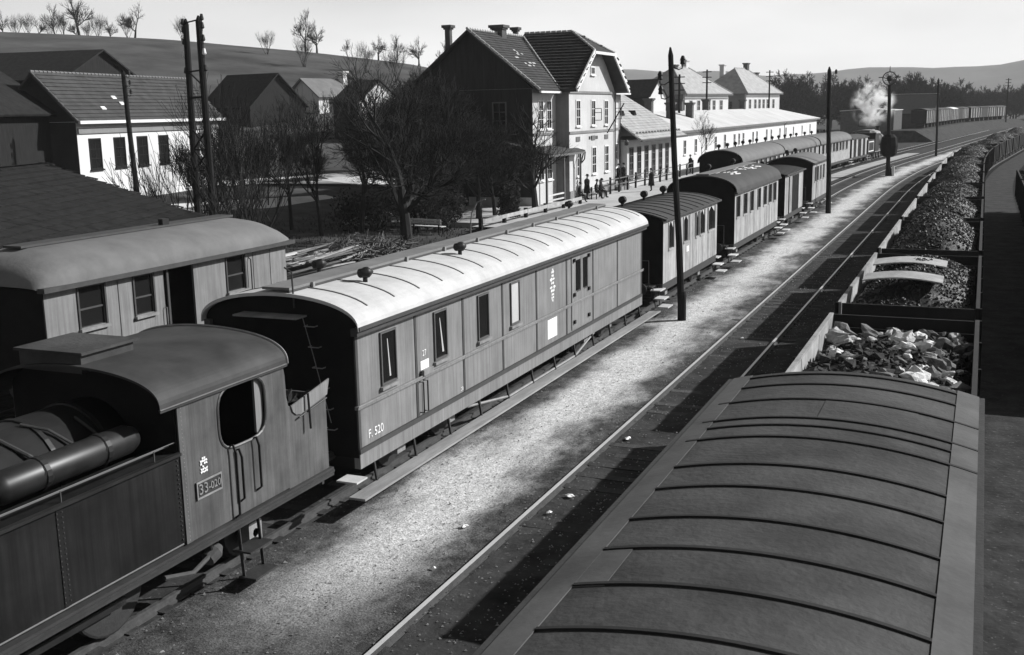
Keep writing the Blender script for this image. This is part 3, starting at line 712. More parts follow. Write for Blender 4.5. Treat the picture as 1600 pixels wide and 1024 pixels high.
# ------------------------------------------------------------------ passenger coaches and vans with boarded sides
def coach(name, label, yc, length, xb, ze=3.2, zb=1.05, w=1.42, roof='flat', rise=.3, windows=(), zw=(2.15, 3.05), plank=.34, roof_m='old_roof', wall_m='plank', group=None,
          steps=True, ribs=0, vents=0, end_m='black_matt', singles=True, walk=False, rz=None, overhang=.12, doors=(), clerestory=False):
    t = thing(name, label, 'railway coach', (xb + crv(yc), yc, 0), hd(yc) if rz is None else rz, group)
    h = length / 2
    part('body', B().box(-w + .04, w - .04, -h, h, zb, ze + .02), end_m, t)
    for sgn in (1, -1):
        n = max(1, round(2 * h / plank)); pw = 2 * h / n; jb = B()
        for k in range(n):
            a, b_ = -h + k * pw + .008, -h + (k + 1) * pw - .008; c = (a + b_) / 2
            inw = any(u0 - .02 <= c <= u1 + .02 for u0, u1 in windows); ind = any(u0 <= c <= u1 for u0, u1 in doors)
            off = rnd.uniform(0, .008)
            x0, x1 = (w - .04, w + off) if sgn > 0 else (-w - off, -w + .04)
            zz = [(zb, ze)] if not (inw or ind) else ([(zb, zw[0]), (zw[1], ze)] if inw else [(ze - .15, ze)])
            for z0, z1 in zz:
                if singles and sgn > 0: part('board', B().box(x0, x1, a, b_, z0, z1), wall_m, t)
                else: jb.box(x0, x1, a, b_, z0, z1)
        if jb.v: part('boarding', jb, wall_m, t, kind='stuff')
        if sgn > 0:
            for u0, u1 in windows:
                fb = B().box(w - .005, w + .03, u0 - .04, u0, zw[0] - .06, zw[1]).box(w - .005, w + .03, u1, u1 + .04, zw[0] - .06, zw[1]).box(w - .005, w + .045, u0, u1, zw[0] - .06, zw[0] - .005)
                f = part('window', fb, wall_m, t); part('pane', B().box(w - .036, w - .02, u0 - .02, u1 + .02, zw[0] - .02, zw[1] + .02), 'glass', f)
    x_ = w + overhang
    if roof == 'flat': pr = flat_arc(x_, ze + .04, rise)
    elif roof == 'round': pr = arc(x_, ze + .04, rise, 20, 2.3)
    else: pr = arc(x_, ze + .04, rise, 20, 2.0)
    rf = part('roof', B().sheet(pr, -h - .15, h + .15, .05), roof_m, t)
    for yy in (-h, h):
        s_ = -1 if yy < 0 else 1
        part('end_panel', B().prism([(-w, zb), (-w, ze)] + [(x * w / x_ * .99, z - .06) for x, z in pr] + [(w, ze), (w, zb)], min(yy, yy + s_ * .03), max(yy, yy + s_ * .03)), end_m, t)  # ends default to near-black, shade painted as their colour
    part('gutter', B().box(w + .0, x_ + .03, -h - .16, h + .16, ze - .03, ze + .045), 'van_strip', t)
    for k in range(ribs):
        yy = -h + .15 + k * (2 * h - .3) / (ribs - 1); part('roof_rib', rib_on(pr, yy, .05, .025), roof_m if ribs < 8 else 'van_strip', rf)
    for k in range(vents):
        yy = -h + (k + .6) * 2 * h / vents; b = B().tube([(-.5, yy, ze + rise - .12), (-.5, yy, ze + rise + .2)], .06, 8); b.lathe([(.05, -.14), (.13, -.1), (.13, .1), (.05, .14)], (-.5, yy, ze + rise + .24), (0, 1, 0), 10); part('roof_vent', b, 'black', t)
    if walk: part('roof_walk', B().box(-.28, .28, -h, h, ze + rise + .06, ze + rise + .10), 'roof_board', t)
    if clerestory: part('clerestory', B().sheet(flat_arc(.55, ze + rise + .12, .12, 8), -h + .4, h - .4, .3), roof_m, t)
    for sgn in (1, -1):
        part('sole_bar', B().box(min(sgn * (w - .12), sgn * (w - .01)), max(sgn * (w - .12), sgn * (w - .01)), -h, h, .78, zb - .01), 'iron', t)
        if steps:
            for yy in (-h - .25, h + .25):
                for z, o_ in ((.88, 0), (.6, .12), (.33, .26)):
                    part('step', B().box(min(sgn * (w - .28 + o_), sgn * (w + .08 + o_)), max(sgn * (w - .28 + o_), sgn * (w + .08 + o_)), yy - .32, yy + .32, z, z + .035), 'step_wood', t)
                [part('step_hanger', B().bar((sgn * (w - .1), yy + q, .33), (sgn * (w - .2), yy + q, 1.0), .03, .03), 'iron', t) for q in (-.28, .28)]
    part('platform_plate', B().box(-w + .1, w - .2, -h - .65, -h - .03, .98, 1.03).box(-w + .1, w - .2, h + .03, h + .65, .98, 1.03), 'iron', t)
    part('end_rail', B().tube([(-1.1, -h - .6, 1.03), (-1.1, -h - .6, 1.9), (1.1, -h - .6, 1.9), (1.1, -h - .6, 1.03)], .02, 5), 'iron', t)
    for yy in (-h * .6, h * .6): wheelset(t, yy, .46, 14)
    buffers(t, -h - .3, -1, .96); buffers(t, h + .3, 1, .96)
    return t
def L2(yc, *r): return [(a - yc, b - yc) for a, b in r]
yc = 39.7
c2 = coach('passenger_coach', 'low passenger coach with flat ribbed roof, first behind the white-roofed van', yc, 8.1, XT3, windows=L2(yc, (36.3, 37.0), (38.35, 39.15), (40.15, 40.6), (40.85, 41.6), (42.2, 43.35)), ribs=10, rise=.28, vents=3, group=None)
b = B()
for u0, u1 in L2(yc, (36.3, 37.0), (38.35, 39.15), (40.15, 40.6), (40.85, 41.6), (42.2, 43.35)):
    m_ = (u0 + u1) / 2; b.add([(1.41, u0, 3.05), (1.41, m_ - .05, 3.05), (1.41, u0 + .03, 2.82), (1.41, u1, 3.05), (1.41, m_ + .05, 3.05), (1.41, u1 - .03, 2.82)], [(0, 1, 2), (3, 4, 5)])
part('window_curtains', b, 'blind', c2)
part('notice', B().box(1.431, 1.436, -.9, -.55, 1.75, 1.95), 'white_paint', c2)
yc = 52.6
c3 = coach('passenger_coach', 'tall passenger coach with rounded dark roof flecked white', yc, 10.8, XT3, ze=3.22, roof='round', rise=.72, plank=.30,
           windows=L2(yc, (47.5, 48.25), (49.0, 49.85), (50.6, 51.35), (52.4, 53.1), (53.85, 54.7), (55.2, 56.1), (56.6, 57.4)), walk=True, vents=2)
b = B(); pr3 = arc(1.54, 3.26, .72, 20, 2.3); r2 = random.Random(21)
for cy, cx, n_ in ((-2.6, .35, 15), (.8, .3, 12), (2.6, .4, 14)):
    for k in range(n_):
        x = cx + r2.uniform(-.25, .55); y = cy + r2.uniform(-1.2, 1.2); a = r2.uniform(.12, .42); d = r2.uniform(.03, .09); q = []
        for s_ in range(7):
            an = 2 * math.pi * s_ / 7; xx = x + d * math.cos(an) * r2.uniform(.7, 1.2); yy = y + a * math.sin(an) * r2.uniform(.7, 1.1)
            q.append((xx, yy, float(np.interp(xx, [p[0] for p in pr3], [p[1] for p in pr3])) + .014))
        b.add(q, [tuple(range(7))])
part('roof_whitewash', b, 'chalk', c3, kind='stuff')
yc = 63.4
coach('goods_van', 'short van with flat ribbed roof and open sliding door', yc, 6.4, XT3, windows=(), ribs=9, rise=.2, plank=.4, doors=L2(yc, (61.3, 61.75), (62.6, 64.9)), steps=True, vents=1)
yc = 73.9
c5 = coach('passenger_coach', 'rearmost coach of the near train, its pale roof edge by the second pole', yc, 6.8, XT3, ze=3.3, roof='flat', rise=.42, windows=L2(yc, (71.4, 72.0), (72.5, 73.1), (73.9, 74.5), (75.3, 75.9)), plank=.33, roof_m='old_roof_pale', vents=2)
# second train, standing at the platform
coach('passenger_coach', 'round-roofed coach nearest the camera in the train at the platform', 84.0, 16.8, XT4, ze=3.1, roof='round', rise=.85, roof_m='old_roof_pale', windows=[(-7.6 + k * 1.9, -6.5 + k * 1.9) for k in range(8)], plank=.55, singles=False, vents=6, w=1.45)
coach('passenger_coach', 'round-roofed coach in the middle of the train at the platform', 101.7, 17.0, XT4, ze=3.1, roof='round', rise=.85, roof_m='old_roof_pale', windows=[(-7.6 + k * 1.9, -6.5 + k * 1.9) for k in range(8)], plank=.55, singles=False, vents=6, w=1.45)
coach('passenger_coach', 'round-roofed coach with a row of windows, next to the far van', 119.6, 17.0, XT4, ze=3.1, roof='round', rise=.85, roof_m='old_roof_pale', wall_m='wagon_pale', windows=[(-7.6 + k * 1.9, -6.5 + k * 1.9) for k in range(8)], plank=.55, singles=False, vents=5, w=1.45)
coach('goods_van', 'dark luggage van with upright light posts behind the steaming engine', 134.0, 9.6, XT4, ze=3.1, roof='flat', rise=.3, roof_m='tile_mid', doors=[(-4, -2.4), (-1.2, .6), (1.8, 3.4)], plank=.5, singles=False, w=1.42)
# grey coach on the left siding
def siding_coach():
    Y0, Y1, w = 17.75, 26.9, 1.45; yc = (Y0 + Y1) / 2
    t = thing('mail_coach', 'grey coach with an open doorway standing on the left siding', 'railway coach', (XT5, yc, 0)); L = lambda y: y - yc; y0, y1 = L(Y0), L(Y1)
    part('body', B().box(-w + .03, w - .75, y0, y1, 1.0, 3.25), 'black_matt', t)
    segs = [(Y0, 18.75), (19.55, 20.0), (20.02, 20.55), (21.2, 21.62), (22.75, 24.12), (24.9, 25.3), (25.32, 26.1), (26.12, Y1)]
    for a, b_ in segs: part('panel', B().box(w - .06, w, L(a) + .006, L(b_) - .006, 1.0, 3.2), 'van_side', t)
    for a, b_, z0 in ((18.75, 19.55, 2.2), (20.55, 21.2, 2.18), (24.12, 24.9, 2.2)):
        part('panel', B().box(w - .06, w, L(a), L(b_), 1.0, z0 - .02), 'van_side', t); part('panel', B().box(w - .06, w, L(a), L(b_), 3.13, 3.2), 'van_side', t)
        f = part('window', B().box(w - .02, w + .03, L(a) - .05, L(a), z0 - .08, 3.15).box(w - .02, w + .03, L(b_), L(b_) + .05, z0 - .08, 3.15).box(w - .02, w + .03, L(a), L(b_), 3.10, 3.15), 'van_strip', t)
        part('pane', B().box(w - .058, w - .045, L(a), L(b_), z0 - .02, 3.13), 'glass', f); part('sill', B().box(w - .03, w + .09, L(a) - .06, L(b_) + .06, z0 - .1, z0 - .03), 'iron_pale', f)
        part('glazing_bar', B().box(w - .045, w - .025, L(a), L(b_), z0 + .38, z0 + .42), 'van_strip', f)
    part('sliding_door', B().box(w + .03, w + .07, L(21.65), L(21.72), 1.1, 3.15), 'van_strip', t)
    part('door_handle', B().tube([(w + .02, L(21.56), 2.2), (w + .08, L(21.56), 2.2), (w + .08, L(21.56), 1.7), (w + .02, L(21.56), 1.7)], .014, 5), 'iron_pale', t)
    part('grab_rail', B().tube([(w, L(25.1), 3.0), (w + .08, L(25.1), 2.95), (w + .08, L(25.1), 1.9), (w, L(25.1), 1.85)], .018, 5), 'iron', t)
    pr = arc(w + .2, 3.26, .74, 26, 2.5)
    b = B()       # roof with a rounded-down far end
    n = len(pr); rows = [(y0 - .2, .93), (y0 - .1, .6), (y0 + .15, .32), (y0 + .5, .1), (y0 + .9, 0), (y1 - .9, 0), (y1 - .5, .1), (y1 - .15, .32), (y1 + .1, .6), (y1 + .2, .93)]
    for y, f in rows:
        for x, z in pr: b.v.append((x * (1 - .12 * f), y, z - (z - 3.24) * f))
    for j in range(len(rows) - 1):
        for i in range(n - 1): b.f.append((j * n + i, j * n + i + 1, j * n + n + i + 1, j * n + n + i))
    part('roof', b, 'old_roof_pale', t, smooth=True)
    part('roof_seam', B().tube([(1.25, y0 + .9, 3.685), (1.25, y1 - .9, 3.685)], .012, 4), 'van_strip', t)
    part('roof_walk', B().box(-.35, .2, y0 + .7, y1 - .7, 4.01, 4.06), 'van_strip', t)
    part('roof_vent', B().box(.05, .2, L(23.2), L(23.45), 4.06, 4.22), 'black', t)
    part('eaves_board', B().box(w + .0, w + .22, y0 - .16, y1 + .2, 3.17, 3.28), 'van_strip', t)
    part('end_panel', B().box(-w, w, y0 - .03, y0, 1.0, 3.22), 'black_matt', t)  # near end blackened to stand in for its shade
    part('sole_bar', B().box(w - .1, w + .02, y0, y1, .78, .99), 'iron', t)
    part('footboard', B().box(w + .02, w + .35, y0 - .2, y1 + .2, .42, .46), 'footboard', t)
    for yy in (y0 + 1.6, y1 - 1.6): wheelset(t, yy)
    buffers(t, y0, -1); buffers(t, y1, 1)
siding_coach()

# ------------------------------------------------------------------ freight line on the right
def covered_van():
    y0, y1, w = -.5, 13.62, 1.42; yc = (y0 + y1) / 2; XC = XT1 + .0
    t = thing('covered_freight_van', 'covered freight van with a broad dark roof crossed by black battens', 'freight wagon', (XC, yc, 0)); L = lambda y: y - yc
    pr = flat_arc(1.44, 3.45, .2, 24)
    part('body', B().box(-w + .1, w - .1, L(y0) + .1, L(y1) - .1, 1.1, 3.44), 'wagon_dark', t)
    rf = part('roof', B().sheet(pr, L(y0), L(y1), .05), 'freight_roof', t)
    ys = [13.44, 12.92, 12.2, 11.4, 11.1, 10.67, 9.75, 9.1, 8.31, 7.63, 6.93, 6.2, 5.5, 4.8]
    for k, yy in enumerate(ys):
        i0, i1 = (2, 23) if k not in (2, 3, 5) else (1, 25); part('roof_batten', rib_on(pr, L(yy), .036 + .01 * ((k * 3) % 4) / 3, .018, i0, i1), 'freight_batten', rf)
    part('roof_edge', B().sheet([(x, z + .012) for x, z in pr[:3]], L(y0), L(y1), .02), 'freight_edge', rf)
    part('roof_edge', B().sheet([(x, z + .012) for x, z in pr[-3:]], L(y0), L(y1), .02), 'freight_edge', rf)
    part('roof_patch', B().sheet([(x, z + .008) for x, z in pr[11:20]], L(11.45), L(12.15), .012), 'freight_roof', rf)
    part('roof_patch', B().sheet([(x, z + .008) for x, z in pr[2:5]], L(6.9), L(7.6), .012), 'freight_edge', rf)
    part('gutter', B().box(1.44, 1.5, L(y0), L(y1), 3.40, 3.45), 'iron', t); part('gutter', B().box(-1.5, -1.44, L(y0), L(y1), 3.40, 3.45), 'iron', t)
    for sx in (-1, 1):
        b = B()
        for k in range(10): b.box(min(sx * (w - .1), sx * (w - .06)), max(sx * (w - .1), sx * (w - .06)), L(y0) + .1, L(y1) - .1, 1.12 + k * .23, 1.34 + k * .23)
        part('boarding', b, 'wagon_dark', t, kind='stuff')
    part('sole_bar', B().box(-1.3, 1.3, L(y0) + .1, L(y1) - .1, .85, 1.08), 'iron', t)
    for yy in (L(3.0), L(10.4)): wheelset(t, yy)
    buffers(t, L(y1) - .1, 1)
covered_van()
def wagon_proto(pale='wagon_pale'):
    """open wagon: floor, four drop panels a side, end boards, posts, underframe; 8.8 m long"""
    t = thing('open_wagon', 'x', 'freight wagon', (0, 0, 0)); h, w = 4.4, 1.42
    part('floor', B().box(-w, w, -h, h, 1.15, 1.24), 'wagon_dark', t)
    for sx in (-1, 1):
        for k in range(4):
            a = -h + k * 2 * h / 4; xo = sx * w
            part('side_panel', B().box(min(xo, xo - sx * .06), max(xo, xo - sx * .06), a + .03, a + 2 * h / 4 - .03, 1.24, 2.56), pale if sx < 0 else 'wagon_dark', t)
        part('top_rail', B().box(min(sx * (w - .06), sx * (w + .02)), max(sx * (w - .06), sx * (w + .02)), -h, h, 2.565, 2.61), 'wagon_dark' if sx > 0 else pale, t)
        for k in range(5):
            yy = -h + .03 + k * (2 * h - .06) / 4; part('side_post', B().box(min(sx * w, sx * (w + .07)), max(sx * w, sx * (w + .07)), yy - .05, yy + .05, .95, 2.6), 'black_matt', t)
    for s_ in (-1, 1):
        for k in range(5): part('end_board', B().box(-w + .07, w - .07, min(s_ * h, s_ * (h - .05)), max(s_ * h, s_ * (h - .05)), 1.25 + k * .27, 1.505 + k * .27), 'wagon_dark', t)
    part('sole_bar', B().box(-1.25, -1.15, -h, h, .88, 1.145).box(1.15, 1.25, -h, h, .88, 1.145), 'iron', t)
    for yy in (-2.2, 2.2): wheelset(t, yy, .46, 14)
    buffers(t, -h, -1); buffers(t, h, 1)
    return t
wp = wagon_proto()
def coal_mesh(seed, hgt=.75, lumps=3000, m='coal', sz=(.022, .058)):
    r2 = random.Random(seed); b = B(); nx, ny = 14, 40; h, w = 4.28, 1.32
    def H(x, y):
        e = max(0, 1 - (abs(x) / w) ** 1.8) * max(0, 1 - (abs(y) / h) ** 2.2); return 2.2 + hgt * 1.25 * e ** .85 + .07 * noise.noise((x * 2 + seed, y * 2, 0)) + .1 * noise.noise((x * .7, y * .7 + seed, 4))
    for j in range(ny + 1):
        for i in range(nx + 1):
            x, y = -w + 2 * w * i / nx, -h + 2 * h * j / ny; b.v.append((x, y, H(x, y)))
    for j in range(ny):
        for i in range(nx): k = j * (nx + 1) + i; b.f.append((k, k + 1, k + nx + 2, k + nx + 1))
    for k in range(lumps):
        x, y = r2.uniform(-w + .05, w - .05), r2.uniform(-h + .05, h - .05); s_ = r2.uniform(*sz) * (1.6 if r2.random() < .06 else 1); z = H(x, y) + s_ * .3
        ax = Vector((r2.uniform(-1, 1), r2.uniform(-1, 1), r2.uniform(-1, 1))).normalized(); ay = ax.orthogonal().normalized(); az = ax.cross(ay); c = Vector((x, y, z)); k0 = len(b.v)
        for vec, q in ((ax, 1), (ax, -.8), (ay, .8), (ay, -1), (az, .7), (az, -.7)): b.v.append(tuple(c + vec * s_ * q * r2.uniform(.7, 1.2)))
        b.f += [tuple(k0 + i for i in f) for f in ((0, 2, 4), (2, 1, 4), (1, 3, 4), (3, 0, 4), (2, 0, 5), (1, 2, 5), (3, 1, 5), (0, 3, 5))]
    me = b.mesh('coal_heap'); me.materials.append(MATS[m]); return me
CM = [coal_mesh(1), coal_mesh(2, .6), coal_mesh(3, .85)]
place = ['next beyond the wagon of pale stones', 'third open wagon from the freight van', 'fourth open wagon from the freight van', 'fifth open wagon from the freight van', 'sixth open wagon from the freight van',
         'seventh open wagon from the freight van', 'eighth open wagon from the freight van', 'ninth open wagon from the freight van', 'tenth open wagon from the freight van']
yw = [18.95, 29.1, 39.1, 49.2, 59.5, 69.6, 79.7, 89.8, 99.9, 110.0]
for i, y in enumerate(yw):
    x = XT1 + crv(y)
    if i == 0: wp.location = (x, y, 0); wp.rotation_euler = (0, 0, hd(y)); w_ = wp; w_['label'] = 'open wagon loaded with pale broken stone just beyond the freight van'
    else: w_ = dup(wp, (x, y, 0), hd(y), 'open wagon heaped with coal, ' + place[i - 1])
    w_['group'] = 'open wagons in the line on the right'
    if i:
        o = bpy.data.objects.new('coal_heap', CM[i % 3]); COL.objects.link(o); o.location = (x, y, 0); o.rotation_euler = (0, 0, hd(y)); tag(o, 'heap of coal in the ' + place[i - 1].replace('next', 'wagon next'), 'coal', 'coal loads in the open wagons', 'stuff')
# broken stone in the first wagon
rb = coal_mesh(9, .3, 1500, 'rubble', (.04, .11)); o = bpy.data.objects.new('rubble_load', rb); COL.objects.link(o); o.location = (XT1, yw[0], 0); tag(o, 'dark rubble filling the wagon under the pale stones', 'rubble', None, 'stuff')
st = thing('stone_load', 'pale broken stones scattered on dark rubble in the first open wagon', 'stones', (XT1, yw[0], 0)); SM = []; SD = []
import bmesh
for k in range(7):
    bm = bmesh.new(); bmesh.ops.create_icosphere(bm, subdivisions=2, radius=1); r2 = random.Random(k)
    for v in bm.verts: v.co *= (.85 + .55 * noise.noise(v.co * 1.3 + Vector((k * 7, 0, 0)))) * r2.uniform(.86, 1.1)
    bm.transform(Matrix.Diagonal((1.25, .85, .6, 1))); me = bpy.data.meshes.new('stone'); bm.to_mesh(me); bm.free(); me.materials.append(MATS['stone']); SM.append(me)
    md = me.copy(); md.materials.clear(); md.materials.append(MATS['stone_dark']); SD.append(md)
r2 = random.Random(31)
for k in range(150):
    x, y = r2.uniform(-1.22, 1.22), r2.uniform(-4.1, 4.1)
    if k < 55: x, y = abs(r2.gauss(.55, .4)), r2.gauss(-.2, 2.0)
    x = max(-1.25, min(1.25, x)); y = max(-4.15, min(4.15, y)); e = max(0, 1 - (abs(x) / 1.32) ** 1.8) * max(0, 1 - (abs(y) / 4.28) ** 2.2); s_ = r2.choice((.06, .08, .1, .13, .17, .23))
    o = bpy.data.objects.new('stone', (SM if r2.random() < .42 else SD)[k % 7]); COL.objects.link(o); o.parent = st; o.location = (x, y, 2.25 + .375 * e ** .85 + s_ * .2); o.rotation_euler = (r2.uniform(-.6, .6), r2.uniform(-.6, .6), r2.uniform(0, 6)); o.scale = (s_,) * 3
# two bowed pale boards lying across the coal of the second wagon
for (y0, y1), nm in (((28.8, 29.95), 'farther'), ((26.15, 27.25), 'nearer')):
    pts = [(-2.4 + 1.72 * k / 10, 2.78 + .09 * math.sin(math.pi * k / 10) + .12) for k in range(11)]
    o = single('bowed_board', B().sheet(pts, y0, y1, .03), 'wagon_pale', f'{nm} of two bowed pale boards laid across the coal', 'board', group='bowed boards on the coal')
# second line of wagons at the right edge
wd = None
for i in range(5):
    y = 32.9 + 9.9 * i
    if i == 0:
        wd = wagon_proto('wagon_dark'); wd.location = (XT0 + crv(y), y, 0); wd['label'] = 'dark open wagon heading the farther line at the right edge'; wd['group'] = 'wagons at the right edge'
    else: dup(wd, (XT0 + crv(y), y, 0), hd(y), 'dark open wagon in the farther line at the right edge, ' + ('first', 'second', 'third', 'fourth', 'fifth', 'last')[i] + ' from the near end', 'wagons at the right edge')
    o = bpy.data.objects.new('coal_heap', CM[i % 3]); COL.objects.link(o); o.location = (XT0 + crv(y), y, 0); o.rotation_euler = (0, 0, hd(y)); tag(o, 'coal load in a dark wagon at the right edge', 'coal', 'coal loads at the right edge', 'stuff')
for i in range(6):      # far end of the freight line, too small for loads
    y = 121 + 10.1 * i; dup(wd, (XT1 + crv(y), y, 0), hd(y), 'open wagon far down the bend in the freight line, ' + ('nearest', 'second', 'third', 'fourth', 'fifth', 'farthest')[i] + ' of the six there', 'open wagons far down the bend')
    o = bpy.data.objects.new('coal_heap', CM[i % 3] if i != 0 else rb); COL.objects.link(o); o.location = (XT1 + crv(y), y, 0); o.rotation_euler = (0, 0, hd(y)); tag(o, 'dark load in a wagon far down the bend' if i else 'dark rubble in the far wagon with the little white heap', 'coal' if i else 'rubble', 'loads far down the bend' if i else None, 'stuff')

# ------------------------------------------------------------------ buildings
def wnd(parent, c, nrm, w, h, frame='trim', pane='glass', fw_=.09, sill=True, bars=(1, 2), name='window', open_=False):
    c = Vector(c); nn = Vector(nrm); u = Vector((-nn.y, nn.x, 0)); b = B(); d = .05; o = lambda a, z, t: c + u * a + Vector((0, 0, z)) + nn * t
    def bx(a0, a1, z0, z1, t0, t1, bb): bb.obox(o((a0 + a1) / 2, (z0 + z1) / 2, (t0 + t1) / 2), (abs(a1 - a0) / 2, abs(z1 - z0) / 2, abs(t1 - t0) / 2), u, (0, 0, 1), nn)
    H_, W_ = h / 2, w / 2
    bx(-W_ - fw_, -W_, -H_ - fw_, H_ + fw_, 0, d, b); bx(W_, W_ + fw_, -H_ - fw_, H_ + fw_, 0, d, b); bx(-W_, W_, H_, H_ + fw_, 0, d, b); bx(-W_, W_, -H_ - fw_, -H_, 0, d, b)
    if bars:
        for k in range(bars[0]): a = -W_ + w * (k + 1) / (bars[0] + 1); bx(a - .02, a + .02, -H_, H_, .012, .03, b)
        for k in range(bars[1]):
            z = -H_ + h * (k + 1) / (bars[1] + 1)
            bx(-W_, W_, z - .02, z + .02, .012, .026, b)
    f = part(name, b, frame, parent); pb = B(); bx(-W_ - .004, W_ + .004, -H_ - .004, H_ + .004, -.05, .01, pb); part('pane', pb, pane, f)
    if sill: sb = B(); bx(-W_ - .16, W_ + .16, -H_ - fw_ - .09, -H_ - fw_ - .003, 0, .14, sb); part('sill', sb, frame, f)
    if open_:
        ob = B(); q = o(W_ - .05, 0, .02)
        dd = (nn * .9 + u * .35).normalized()
        for z in (-H_ + .3, 0, H_ * .35): ob.bar(q + Vector((0, 0, z)), q + dd * w * .62 + Vector((0, 0, z)), .04, .05)
        ob.bar(q + Vector((0, 0, -H_ + .3)), q + Vector((0, 0, H_ * .35)), .05, .05); ob.bar(q + dd * w * .62 + Vector((0, 0, -H_ + .3)), q + dd * w * .62 + Vector((0, 0, H_ * .35)), .05, .05); part('open_sash', ob, 'wood_mid', f)
    return f
def chimney(parent, x, y, z0, z1, s=.45, m='brick', sy=None, cap=True):
    sy = sy or s; b = B().box(x - s, x + s, y - sy, y + sy, z0, z1 - .32); c = part('chimney', b, m, parent)
    if cap: part('chimney_cap', B().box(x - s - .08, x + s + .08, y - sy - .08, y + sy + .08, z1 - .318, z1 - .2).box(x - s - .18, x + s + .18, y - sy - .18, y + sy + .18, z1 - .198, z1), m, c)
    return c
def ridge_row(b, p0, p1, step=.42, r=.1):
    p0, p1 = Vector(p0), Vector(p1); n = max(2, int((p1 - p0).length / step))
    for k in range(n):
        a, c = p0.lerp(p1, k / n), p0.lerp(p1, (k + .86) / n); b.tube([a, c], [r, r * .85], 6)
    return b

